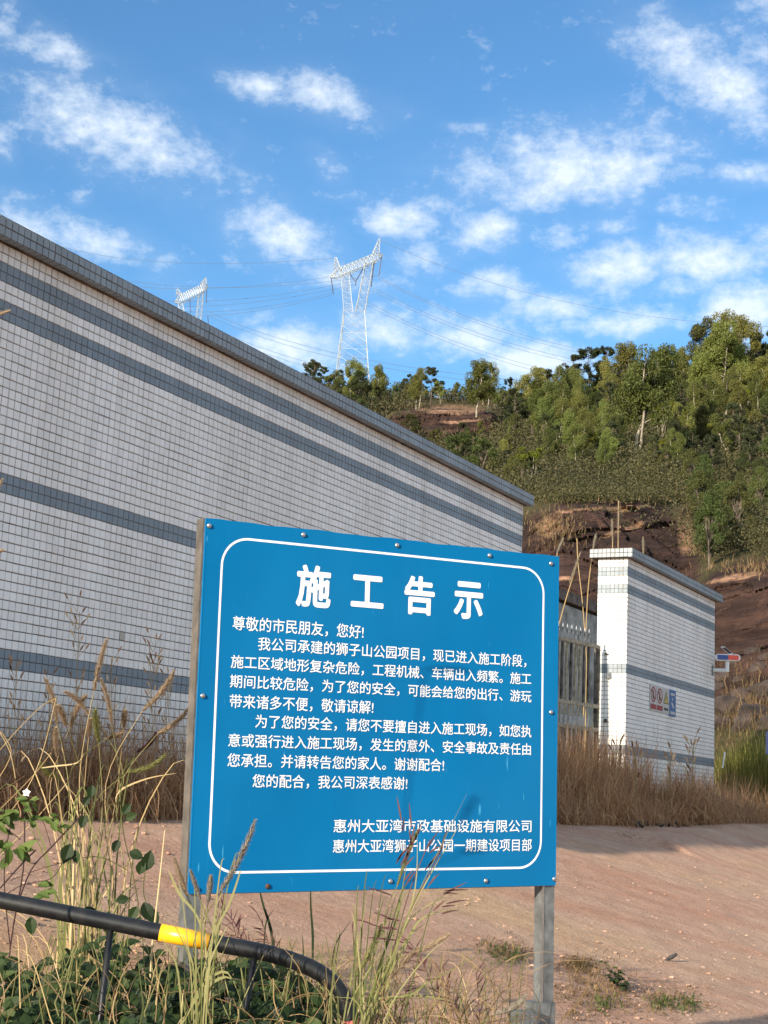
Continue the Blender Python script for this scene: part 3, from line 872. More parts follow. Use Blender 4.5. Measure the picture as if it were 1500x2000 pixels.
pl = [(1268, 1279.5, 1334, 1387), (1280.5, 1293, 1337, 1391), (1293.8, 1305, 1341, 1395), (1305.3, 1318, 1345.5, 1398)]
labs = ['white placard with a red no-entry pictogram, leftmost of the four on the gate wall', 'white placard with a red no-smoking pictogram, second of the four on the gate wall',
        'white placard with a yellow warning triangle, third of the four on the gate wall', 'blue placard with a white helmet pictogram, rightmost of the four on the gate wall']
tl = [wpx(x, 1365)[0] for x in (1267.8, 1280.3, 1292.8, 1305.2, 1318.2)]
za = wpx(1268, 1335.5)[1]; zb_ = wpx(1267.8, 1386.8)[1]
for i in range(4):
    t0, t1 = tl[i] + .002, tl[i + 1] - .002; tc = (t0 + t1) / 2; w = t1 - t0; hgt = za - zb_
    root = empty('safety_placard', wp(tc, zb_, .006), labs[i], 'safety sign', 'safety placards on the gate wall')
    z0, z1 = zb_ + (0 if i < 3 else -.015), za
    mb = MB(); vs = [wp(t, z, o) for t in (t0, t1) for o in (.003, .012) for z in (z0, z1)]
    mb.add(vs, [(0, 1, 3, 2), (4, 6, 7, 5), (0, 4, 5, 1), (2, 3, 7, 6), (0, 2, 6, 4), (1, 5, 7, 3)])
    rel(mb.build('plate', M['placblue'] if i == 3 else M['placard']), root)
    if i < 2:
        zc = z1 - hgt * .37; mb = MB()
        O = ring(tc, zc, w * .43, hgt * .30); I = ring(tc, zc, w * .33, hgt * .235)
        vs = [wp(t, z, .0135) for t, z in O] + [wp(t, z, .0135) for t, z in I]
        mb.add(vs, [(k, (k + 1) % 20, 20 + (k + 1) % 20, 20 + k) for k in range(20)])
        a_ = .05; on_wall(mb, [(tc - w * .27, zc + hgt * .15), (tc - w * .18, zc + hgt * .19), (tc + w * .27, zc - hgt * .15), (tc + w * .18, zc - hgt * .19)], .0142)
        rel(mb.build('prohibition_ring', M['placred']), root)
        mb = MB(); on_wall(mb, [(t, z) for t, z in ring(tc, zc + hgt * .14, w * .06, hgt * .04, 8)], .0138)
        on_wall(mb, [(tc - w * .10, zc + hgt * .09), (tc - w * .14, zc - hgt * .05), (tc - w * .06, zc - hgt * .18), (tc + w * .10, zc - hgt * .18), (tc + w * .06, zc - hgt * .02), (tc + w * .12, zc + hgt * .09)], .0138)
        rel(mb.build('pictogram', M['placblack']), root)
        mb = MB(); on_wall(mb, [(t0 + .012, z0 + .02), (t1 - .012, z0 + .02), (t1 - .012, z0 + hgt * .26), (t0 + .012, z0 + hgt * .26)], .0135)
        rel(mb.build('red_caption_box', M['placred']), root)
    elif i == 2:
        mb = MB(); on_wall(mb, [(t0 + w * .06, z1 - hgt * .62), (t1 - w * .06, z1 - hgt * .62), (tc, z1 - hgt * .10)], .0132); rel(mb.build('triangle_border', M['placblack']), root)
        mb = MB(); on_wall(mb, [(t0 + w * .16, z1 - hgt * .585), (t1 - w * .16, z1 - hgt * .585), (tc, z1 - hgt * .19)], .0140); rel(mb.build('triangle', M['placyel']), root)
        mb = MB(); on_wall(mb, [(tc - w * .04, z1 - hgt * .48), (tc + w * .04, z1 - hgt * .48), (tc + w * .03, z1 - hgt * .32), (tc - w * .03, z1 - hgt * .32)], .0146)
        on_wall(mb, [(t0 + w * .15, z0 + hgt * .12), (t1 - w * .15, z0 + hgt * .12), (t1 - w * .15, z0 + hgt * .22), (t0 + w * .15, z0 + hgt * .22)], .0136)
        rel(mb.build('warning_mark', M['placblack']), root)
    else:
        zc = (z0 + z1) / 2
        mb = MB(); on_wall(mb, ring(tc, zc + hgt * .16, w * .07, hgt * .07, 10), .0135)
        on_wall(mb, [(tc - w * .22, zc + hgt * .02), (tc - w * .02, zc + hgt * .02), (tc + w * .26, zc - hgt * .18), (tc + w * .10, zc - hgt * .20), (tc - w * .10, zc - hgt * .10)], .0135)
        on_wall(mb, [(tc - w * .3, z1 - hgt * .22), (tc + w * .3, z1 - hgt * .22), (tc + w * .3, z1 - hgt * .13), (tc - w * .3, z1 - hgt * .13)], .0135)
        on_wall(mb, [(tc - w * .34, z0 + hgt * .08), (tc + w * .34, z0 + hgt * .08), (tc + w * .34, z0 + hgt * .19), (tc - w * .34, z0 + hgt * .19)], .0135)
        rel(mb.build('pictogram', M['placard']), root)

# ------------------------------------------------------------------ red and blue warning light on its arm
tF, zF = wpx(1391, 1309)
base = wp(tF, zF, 0)
wl = empty('warning_light', base, 'blue and red solar warning light on a white elbow arm beside the short wall', 'warning light')
D = base.y
s_ = D / F
XR = Vector((1, 0, 0))
mb = MB(); vs = [wp(t, z, o) for t in (tF - .035, tF + .035) for o in (.004, .016) for z in (zF - .065, zF + .065)]
mb.add(vs, [(0, 1, 3, 2), (4, 6, 7, 5), (0, 4, 5, 1), (2, 3, 7, 6), (0, 2, 6, 4), (1, 5, 7, 3)]); rel(mb.build('mounting_plate', M['galv']), wl)
e = at(1420, 1309.5, base.y - .10); elbow_top = at(1420.5, 1292, base.y - .10)
mb = MB(); mb.tube([wp(tF, zF, .016), e, e + Vector((.004, 0, .004))], .026, 10); rel(mb.build('arm', M['white']), wl)
mb = MB(); mb.tube([e - Vector((0, 0, .02)), elbow_top], .027, 10); rel(mb.build('upright', M['white']), wl)
bc = at(1420.5, 1284.5, base.y - .10)
bw, bh = 24.5 * s_, 6.6 * s_
dx = (at(1430, 1284.8, base.y - .10) - at(1410, 1284.2, base.y - .10)).normalized()
mb = MB(); n = 24; vs = []
for yy in (-.035, .035):
    for k in range(n):
        an = 2 * math.pi * k / n; cx_ = bw - bh
        x = math.cos(an) * bh + (cx_ if math.cos(an) > 0 else -cx_); z = math.sin(an) * bh
        vs.append(bc + dx * x + Vector((0, yy, z)))
mb.add(vs, [tuple(range(n)), tuple(range(2 * n - 1, n - 1, -1))] + [(k, k + n, (k + 1) % n + n, (k + 1) % n) for k in range(n)])
rel(mb.build('lamp_housing', M['white']), wl)
for sx, m, nm in ((-1, 'bluelens', 'blue_lens'), (1, 'redlens', 'red_lens')):
    mb = MB(); mb.box(bc + dx * (sx * (bw * .43)) + Vector((0, -.04, 0)), (bw * .41, .008, bh * .68)); o = rel(mb.build(nm, M[m]), wl)
    mb = MB()
    for q in range(5): mb.box(bc + dx * (sx * (bw * (.10 + .165 * q))) + Vector((0, -.05, 0)), (.0022, .003, bh * .66))
    ob = mb.build('lens_rib', M[m]); ob.parent = o
mb = MB(); p1, p2 = at(1411, 1263, base.y - .12), at(1428, 1277.5, base.y - .05); ax = (p2 - p1).normalized(); side = Vector((1, .3, .15)).normalized()
nn = ax.cross(side).normalized()
vs = [p + side * s * .030 + nn * o for p in (p1, p2) for s in (-1, 1) for o in (-.006, .006)]
mb.add(vs, [(0, 1, 3, 2), (4, 6, 7, 5), (0, 4, 5, 1), (2, 3, 7, 6), (0, 2, 6, 4), (1, 5, 7, 3)]); o = rel(mb.build('solar_panel', M['white']), wl)
mb = MB(); up_n = nn if nn.z > 0 else -nn
for sgn in (1, -1):
    vs = [p + side * s * .024 + nn * (.0075 * sgn) for p, s in ((p1 * .9 + p2 * .1, -1), (p1 * .9 + p2 * .1, 1), (p1 * .1 + p2 * .9, 1), (p1 * .1 + p2 * .9, -1))]
    mb.add(vs, [(0, 1, 2, 3)])
ob = mb.build('cells', M['solar']); ob.parent = o; ob.matrix_parent_inverse = o.matrix_world.inverted() if False else Matrix.Identity(4)

# ------------------------------------------------------------------ the blue notice board
TL, TR, BR, BL = Vector((-.492, 4.046, .718)), Vector((.547, 4.636, .752)), Vector((.575, 4.671, -.247)), Vector((-.463, 4.081, -.281))
ctr = (TL + TR + BR + BL) / 4
UA = ((TR - TL) + (BR - BL)).normalized(); NA = UA.cross((TL - BL).normalized()).normalized()
VA = NA.cross(UA).normalized()
if NA.y > 0: NA = -NA
SW, SH = 1.193, 1.0
org3 = ctr - UA * SW / 2 - VA * SH / 2                                      # lower left corner, eye coordinates


def suv(px, py, o=0.0):
    d = ray(px, py); k = (org3 + NA * o).dot(NA) / d.dot(NA)
    p = d * k - org3
    return p.dot(UA), p.dot(VA)


def sp3(u, v, o=0.0):
    p = org3 + UA * u + VA * v + NA * o
    return Vector((p.x, p.y, p.z + EZ))


signroot = empty('notice_board', (0, 0, 0), 'blue construction notice board with white Chinese lettering on two galvanised posts', 'notice board')
MS = Matrix((UA, NA * -1, VA)).transposed().to_4x4()                        # local x right, z up, -y toward the viewer
p0 = sp3(0, 0)
signroot.matrix_world = Matrix.Translation(p0) @ MS


def sbox(name, u0, u1, v0, v1, o0, o1, mat, parent=signroot, bevel=0):
    mb = MB(); c = ((u0 + u1) / 2, -(o0 + o1) / 2, (v0 + v1) / 2); h = (abs(u1 - u0) / 2, abs(o1 - o0) / 2, abs(v1 - v0) / 2)
    mb.box(c, h); return mb.build(name, mat, parent)


# slightly wavy sheet with real thickness
mb = MB(); nu, nv = 60, 50; vs = []
for j in range(nv + 1):
    for i in range(nu + 1):
        u, v = SW * i / nu, SH * j / nv
        edge = min(1, min(u, SW - u, v, SH - v) / .06)
        w = .0022 * math.sin(u * 7 + 1) * math.sin(v * 6 + .4) * edge
        ed = (.0012 * math.sin(u * 23) + .0008 * math.sin(u * 57)) * (1 if j == nv else 0)
        vs.append((u, -.001 - w, v + ed))
fs = [(j * (nu + 1) + i, j * (nu + 1) + i + 1, (j + 1) * (nu + 1) + i + 1, (j + 1) * (nu + 1) + i) for j in range(nv) for i in range(nu)]
mb.add(vs, fs); b = mb.build('board', M['board'], signroot, smooth=True)
sbox('backing_sheet', .001, SW - .001, .001, SH - .003, -.0055, -.0035, M['boardback'])
mb = MB(); mb.box((SW / 2, .0012, 0), (SW / 2, .0026, .0016)); mb.box((0.0, .0012, SH / 2), (.0016, .0026, SH / 2)); mb.box((SW, .0012, SH / 2), (.0016, .0026, SH / 2)); mb.build('sheet_rim', M['board'], signroot)
PW = .042
for (u0, u1) in ((-.004, PW - .004), (SW - PW + .002, SW + .002)):
    r_ = sbox('post', u0, u1, -1.28, SH + .002, -.006, -.050, M['galv'])
    uc = (u0 + u1) / 2
sbox('weld_seam', SW - PW + .002 - .0015, SW - PW + .0055, -1.20, -.003, -.0045, -.0085, M['steel'])
for v0 in (.0, SH - .03, SH / 2 - .015):
    sbox('frame_rail', PW - .004, SW - PW + .002, v0 - .004, v0 + .026, -.0062, -.036, M['galv'])
sbox('side_shade_strip', -.0065, -.0043, .002, SH + .001, -.0065, -.0495, M['edge'])  # added strip: painted shade that keeps the sun-facing left side dark
# printed border
BRD = []
def bl(px, py): BRD.append(suv(px, py))
uL = (suv(431.7, 1104)[0] + suv(409.4, 1651.6)[0]) / 2; uR = (suv(1058.6, 1180)[0] + suv(1058, 1640)[0]) / 2
vT = (suv(479, 1052.7)[1] + suv(1021, 1108.8)[1]) / 2; vB = (suv(453.7, 1706)[1] + suv(1018.7, 1692.8)[1]) / 2
rc = .078; bwid = .0065; path = []
for (cx_, cz_, a0) in ((uR - rc, vT - rc, 0), (uL + rc, vT - rc, 90), (uL + rc, vB + rc, 180), (uR - rc, vB + rc, 270)):
    for k in range(13):
        an = R(a0 + 90 * k / 12); path.append((cx_, cz_, math.cos(an), math.sin(an)))
pts_o = []; pts_i = []


def sheet_w(u, v):
    edge = min(1, min(u, SW - u, v, SH - v) / .06)
    return .0022 * math.sin(u * 7 + 1) * math.sin(v * 6 + .4) * edge


pp = []
for (cx_, cz_, ca, sa) in path: pp.append((cx_, cz_, ca, sa))
full = []
for i in range(len(pp)):
    a_, b_ = pp[i], pp[(i + 1) % len(pp)]
    full.append(a_)
    if i % 13 == 12:                                                        # straight side: subdivide so it follows the sheet
        for k in range(1, 40):
            f_ = k / 40; full.append((a_[0] * (1 - f_) + b_[0] * f_, a_[1] * (1 - f_) + b_[1] * f_, a_[2], a_[3]))
vs = []
for (cx_, cz_, ca, sa) in full:
    for rr_ in (rc + bwid / 2, rc - bwid / 2):
        u, v = cx_ + ca * rr_, cz_ + sa * rr_; vs.append((u, -.0016 - sheet_w(u, v), v))
n = len(full); mb = MB(); mb.add(vs, [(2 * i, 2 * i + 1, (2 * i + 3) % (2 * n), (2 * i + 2) % (2 * n)) for i in range(n)])
mb.build('printed_border', M['print'], signroot)


def text_mesh(body, bold=0.0):
    c = bpy.data.curves.new('text', 'FONT'); c.body = body; c.size = 1; c.resolution_u = 3; c.fill_mode = 'FRONT' if hasattr(c, 'fill_mode') else 'BOTH'
    o = bpy.data.objects.new('text', c); COL.objects.link(o)
    bpy.context.view_layer.update()
    me = bpy.data.meshes.new_from_object(o.evaluated_get(bpy.context.evaluated_depsgraph_get()))
    bpy.data.objects.remove(o); bpy.data.curves.remove(c)
    return me


def put_text(name, body, box, bold, parent, label=None, yref=None):
    """box = u0,v0 (left foot), u1 (right), ul..: glyphs scaled to fill the measured box, each vertex laid on the sheet"""
    (ul, vl, ur, vr, hgt) = box
    me = text_mesh(body)
    co = np.empty(len(me.vertices) * 3, np.float32); me.vertices.foreach_get('co', co); co = co.reshape(-1, 3)
    # heavier strokes: the same print struck several times a hair apart, each on its own thin layer
    offs = [(0, 0)] + [(bold * math.cos(2 * math.pi * k / 8), bold * math.sin(2 * math.pi * k / 8)) for k in range(8)]
    fcs = [tuple(p.vertices) for p in me.polygons]; nv0 = len(co)
    lay = np.repeat(np.arange(len(offs)), nv0)
    co = np.concatenate([co + np.array([ox, oy, 0]) for ox, oy in offs])
    bpy.data.meshes.remove(me); me = bpy.data.meshes.new(name)
    me.from_pydata(co.tolist(), [], [tuple(v + k * nv0 for v in f) for k in range(len(offs)) for f in fcs])
    x0, x1 = co[:, 0].min(), co[:, 0].max()
    if yref is None: y0, y1 = co[:, 1].min(), co[:, 1].max()
    else: y0, y1 = yref
    fx = (co[:, 0] - x0) / (x1 - x0)
    u = ul + fx * (ur - ul); vc = vl + fx * (vr - vl)
    v = vc + ((co[:, 1] - y0) / (y1 - y0) - .5) * hgt
    w = np.array([sheet_w(a, b) for a, b in zip(u, v)])
    me.vertices.foreach_set('co', np.stack([u, -.0017 - .00006 * lay - w, v], 1).astype(np.float32).ravel()); me.update()
    me.materials.clear(); me.materials.append(M['print'])
    o = link(name, me, parent); me.name = name
    if label: o['label'] = label
    return o


for ch, (xa, xb, ya, yb) in zip('施工告示', [(578.2, 645.8, 1104, 1186.5), (684.5, 748.8, 1122, 1189), (788.8, 848.5, 1125.3, 1201.3), (885.9, 943.5, 1136.5, 1209.3)]):
    ym = (ya + yb) / 2; u0, v0 = suv(xa, ym); u1, v1 = suv(xb, ym); vm = suv((xa + xb) / 2, ym)[1]
    hgt = suv((xa + xb) / 2, ya)[1] - suv((xa + xb) / 2, yb)[1]
    if ch == '工': hgt = suv(716, 1125)[1] - suv(716, 1188)[1]
    put_text('title_character', ch, (u0, vm, u1, vm, hgt), .030, signroot)
ref = text_mesh('国')
rc_ = np.empty(len(ref.vertices) * 3, np.float32); ref.vertices.foreach_get('co', rc_); rc_ = rc_.reshape(-1, 3); YR = (rc_[:, 1].min() - .02, rc_[:, 1].max() + .02)
LINES = [('尊敬的市民朋友，您好!', 454.5, 1218, 709, 1234, 27, 26), ('我公司承建的狮子山公园项目，现已进入施工阶段，', 504, 1258, 1028, 1291.5, 26, 22.5), ('施工区域地形复杂危险，工程机械、车辆出入频繁。施工', 451, 1293, 1037.3, 1326, 26, 21.5),
         ('期间比较危险，为了您的安全，可能会给您的出行、游玩', 449, 1331, 1037.5, 1360.5, 26, 21.5), ('带来诸多不便，敬请谅解!', 448, 1371.5, 728.6, 1380.5, 26.5, 25), ('为了您的安全，请您不要擅自进入施工现场，如您执', 498, 1410.5, 1037.3, 1428, 26, 22.5),
         ('意或强行进入施工现场，发生的意外、安全事故及责任由', 445, 1447.7, 1036, 1462.7, 26, 22), ('您承担。并请转告您的家人。谢谢配合!', 443, 1487, 866.7, 1493, 26.5, 23.5), ('您的配合，我公司深表感谢!', 492, 1526, 795.5, 1530, 26, 24),
         ('惠州大亚湾市政基础设施有限公司', 651.4, 1615, 1036.8, 1612.7, 26, 23), ('惠州大亚湾狮子山公园一期建设项目部', 650, 1654, 1037.3, 1650, 26, 23)]
for body, xa, ya, xb, yb, ha, hb in LINES:
    u0, v0 = suv(xa, ya); u1, v1 = suv(xb, yb)
    hgt = (suv(xa, ya - ha / 2)[1] - suv(xa, ya + ha / 2)[1] + suv(xb, yb - hb / 2)[1] - suv(xb, yb + hb / 2)[1]) / 2
    put_text('printed_text', body, (u0, (v0 + v1) / 2, u1, (v0 + v1) / 2, hgt * 1.0), .007, signroot, yref=YR)
# bolts
bolt = MB(); n = 10; vs = [(math.cos(2 * math.pi * k / n) * r_, -y_, math.sin(2 * math.pi * k / n) * r_) for (r_, y_) in ((.0075, 0), (.0072, .0018), (.0050, .0040), (.0020, .0052)) for k in range(n)]
bolt.add(vs, [(j * n + k, j * n + (k + 1) % n, (j + 1) * n + (k + 1) % n, (j + 1) * n + k) for j in range(3) for k in range(n)] + [tuple(range(3 * n, 4 * n))])
bmesh_ = bolt.mesh('bolt', M['steel'], True); rmesh = bolt.mesh('bolt', M['rust'], True)
for (x, y, rs) in [(408, 1027, 0), (592, 1044.5, 0), (775, 1065, 0), (955.5, 1085, 0), (1075.5, 1101, 0), (395.5, 1359, 0), (1075.5, 1391, 0), (384, 1736.5, 0), (522, 1731, 1), (762, 1721, 0), (948, 1720, 0), (1082, 1716.5, 0)]:
    u, v = suv(x, y); o = link('bolt', rmesh if rs else bmesh_, signroot); o.location = (u, -.0022 - sheet_w(u, v), v)
    if rs: o['label'] = 'rusty bolt'
# bracket sleeve at the foot of the right post and the cut steel stub beside it
u_, v_ = suv(1043, 1960); u2, _ = suv(1084, 1960); vb = suv(1060, 2060)[1]
sl = sbox('post_sleeve', u_ + .006, u2 - .0, vb - .1, v_, .002, -.060, M['galv'])
u3, v3 = suv(1006, 1976); u4, _ = suv(1042, 1976)
st = MB()
st.box(((u3 + u4) / 2, .0, (v3 + vb) / 2 - .05), (abs(u4 - u3) / 2, .03, abs(v3 - vb) / 2 + .05))
st.build('bracket_stub', M['galv'], signroot)

# ------------------------------------------------------------------ black pipe barrier with a yellow band
barrier = empty('pipe_barrier', at(690, 2300, 3.3), 'low black pipe rail with a yellow band, curving down before the blue board', 'barrier')
BD = 3.3
cl = [(-160, 1722), (-60, 1745), (0, 1758), (60, 1770), (130, 1784), (200, 1798), (260, 1810), (313, 1821), (360, 1830), (410, 1840), (450, 1848), (500, 1857), (535, 1865), (565, 1874), (595, 1885), (621, 1898), (640, 1911), (655, 1926), (667, 1943), (677, 1965), (684, 1990), (689, 2020), (692, 2060), (694, 2130), (694, 2300)]
cpt = [at(x, y, BD) for x, y in cl]
RP = .0175


def smooth_pts(P, n=3):
    out = []
    for i in range(len(P) - 1):
        p0_ = P[max(i - 1, 0)]; p1_ = P[i]; p2_ = P[i + 1]; p3_ = P[min(i + 2, len(P) - 1)]
        for k in range(n):
            t = k / n
            out.append(.5 * ((2 * p1_) + (-p0_ + p2_) * t + (2 * p0_ - 5 * p1_ + 4 * p2_ - p3_) * t * t + (-p0_ + 3 * p1_ - 3 * p2_ + p3_) * t ** 3))
    out.append(P[-1]); return out


mb = MB(); mb.tube(smooth_pts(cpt), RP, 18); rel(mb.build('pipe', M['blackpaint'], smooth=True), barrier)
ya_, yb_ = at(313, 1821, BD), at(409, 1840, BD)
mb = MB(); mb.tube([ya_, at(360, 1830, BD), yb_], RP + .0006, 18); rel(mb.build('yellow_band', M['yellow'], smooth=True), barrier)
mb = MB(); mb.tube([at(684, 1992, BD), at(689, 2022, BD), at(692, 2050, BD)], RP + .0006, 18); rel(mb.build('red_band', M['pink'], smooth=True), barrier)
for (a_, b_) in (((216, 1812), (185, 2080)), ((497, 1868), (455, 2120))):
    mb = MB(); p1_ = at(*a_, BD); p2_ = at(*b_, BD); d = (p2_ - p1_); mb.tube([p1_, p1_ + d * 1.0, p1_ + d * 2.3], .0072, 10); rel(mb.build('leg', M['blackpaint'], smooth=True), barrier)

# ------------------------------------------------------------------ pylons and lines
def lattice(mb, A, B, wa, wb, n, r, dirx, diry, s=1):
    """four-legged lattice from A to B, half widths wa -> wb"""
    prev = None
    for i in range(n + 1):
        t = i / n; c = A.lerp(B, t); w = wa + (wb - wa) * t
        if hasattr(w, '__len__'): pass
        cs = [c + dirx * (sx * w) + diry * (sy * w) for sx, sy in ((-1, -1), (1, -1), (1, 1), (-1, 1))]
        if prev:
            for k in range(4):
                mb.tube([prev[k], cs[k]], r, 4, False)
                mb.tube([prev[k], cs[(k + 1) % 4]], r * .55, 3, False); mb.tube([prev[(k + 1) % 4], cs[k]], r * .55, 3, False)
                mb.tube([cs[k], cs[(k + 1) % 4]], r * .5, 3, False)
        prev = cs


def pylon(dist, waist, arm_l, arm_r, peak_l, peak_r, foot, fork_l, fork_r, label, r=.16, ground_y=800, hang=()):
    P = lambda p, dd=0: at(p[0], p[1], dist + dd)
    s = dist / F
    root = empty('pylon', P((foot[0], ground_y)), label, 'pylon', 'pylons on the hill')
    X_ = Vector((1, 0, 0)); Y_ = Vector((0, 1, 0))
    w0 = foot[1] * s
    mb = MB(); lattice(mb, P((foot[0], ground_y)), P(waist), w0 * 1.15, waist_w * s, 7, r, X_, Y_); rel(mb.build('tower_body', M['pylon']), root)
    for f_ in (fork_l, fork_r):
        mb = MB(); d0 = 1 if f_ is fork_r else -1
        lattice(mb, P((waist[0] + d0 * waist_w * .55, waist[1])), P(f_), waist_w * .45 * s, waist_w * .38 * s, 7, r * .85, X_, Y_); rel(mb.build('fork_arm', M['pylon']), root)
    mb = MB(); A = P(arm_l, 0); B = P(arm_r, 0); Zv = Vector((0, 0, 1))
    m1, m2 = A.lerp(B, .14), A.lerp(B, .86)
    lattice(mb, m1, m2, 8.5 * s, 8.5 * s, 10, r, Y_, Zv)
    for (a_, b_) in ((m1, A), (m2, B)):
        lattice(mb, a_, b_, 8.5 * s, 1.2 * s, 3, r * .8, Y_, Zv)
    rel(mb.build('cross_arm', M['pylon']), root)
    for pk, fr in ((peak_l, m1 + Vector((0, 0, 8 * s))), (peak_r, m2 + Vector((0, 0, 8 * s)))):
        mb = MB(); lattice(mb, fr, P(pk), 7 * s, 1.2 * s, 4, r * .8, X_, Y_); rel(mb.build('earth_wire_peak', M['pylon']), root)
    for (h0, h1) in hang:
        mb = MB(); mb.tube([P(h0), P(h1)], r * 1.3, 5); rel(mb.build('insulator', M['insul']), root)
    return root


waist_w = 21
pylon(420, (670 + 22, 612), (644, 541), (748, 498), (656, 503), (741, 467), (686, 36), (674, 535), (722, 510), 'tall white lattice pylon with a forked head above the hill crest trees', .10, 830,
      hang=(((647, 543), (651, 574)), ((745, 502), (740, 538)), ((682, 533), (693, 549)), ((709, 525), (695, 549)), ((695, 549), (695, 558)), ((731, 508), (725, 560))))
waist_w = 12
pylon(720, (376, 668), (342, 590), (406, 560), (347, 565), (402, 543), (374, 22), (352, 592), (394, 566), 'smaller white lattice power pylon half hidden behind the long tiled wall', .12, 800,
      hang=(((371, 583), (372, 612)), ((404, 565), (403, 592)), ((406, 616), (407, 632))))


def wire(a_, da, b_, db, sag, name='power_line', label='thin power line running right from the tall pylon to the wooded skyline'):
    A, B = at(*a_, da), at(*b_, db); pts = []
    for i in range(25):
        t = i / 24; p = A.lerp(B, t); p.z -= sag * 4 * t * (1 - t); pts.append(p)
    mb = MB(); rad = [.00011 * p.y for p in pts]; mb.tube(pts, rad, 4, False)
    return tag(mb.build(name, M['wire']), label, 'power line', 'power lines strung from the pylons')


for (y1, y2, yy, xx) in ((540, 570, 680, 738), (545, 577, 690, 740), (562, 590, 700, 728), (568, 597, 708, 728), (590, 625, 735, 718), (596, 632, 745, 718)):
    wire((xx, y1), 420, (1560, yy + 45), 300, 7)
wire((741, 468), 420, (1560, 640), 300, 6)
LL = 'dark power line running left from the tall pylon to the smaller one'
wire((651, 572), 420, (60, 500), 760, 16, label=LL); wire((651, 576), 420, (60, 512), 760, 16, label=LL); wire((645, 541), 420, (40, 505), 760, 9, label=LL); wire((690, 549), 420, (60, 520), 760, 12, label=LL); wire((693, 556), 420, (60, 532), 760, 12, label=LL)
wire((656, 504), 420, (80, 470), 760, 6, label=LL); wire((740, 538), 420, (60, 494), 760, 10, label=LL)
for (ya, yb) in ((640, 760), (648, 772), (668, 800), (676, 812)):
    wire((410, ya - 30), 720, (1250, yb), 330, 7, label='faint lower power line behind the big pylon and the clouds')

# ------------------------------------------------------------------ trees
def leaf_cloud(centers, radii, n_per, size, r, flat=1.0, droop=0.0, aspect=1.6):
    V = []; k = 0
    C = []; S = []
    if not hasattr(size, '__len__'): size = [size] * len(centers)
    for c, rad, n, sz in zip(centers, radii, n_per, size):
        d = r.normal(0, 1, (n, 3)); d /= np.linalg.norm(d, axis=1)[:, None]
        rr_ = r.uniform(.25, 1, n) ** .5
        p = np.array(c) + d * rr_[:, None] * np.array([rad, rad, rad * flat])
        C.append(p); S.append(np.full(n, sz) * r.uniform(.6, 1.3, n))
    C = np.concatenate(C); S = np.concatenate(S); n = len(C)
    a = r.normal(0, 1, (n, 3)); a[:, 2] -= droop; a /= np.linalg.norm(a, axis=1)[:, None]
    b = np.cross(a, r.normal(0, 1, (n, 3))); b /= np.linalg.norm(b, axis=1)[:, None]
    a = a * (S * aspect)[:, None] * .5; b = b * S[:, None] * .5
    V = np.stack([C - a, C + b * .8, C + a, C - b * .8], 1).reshape(-1, 3)
    Q = np.arange(4 * n).reshape(n, 4)
    return V, Q, np.clip(r.normal(.5, .25, n), 0, 1)


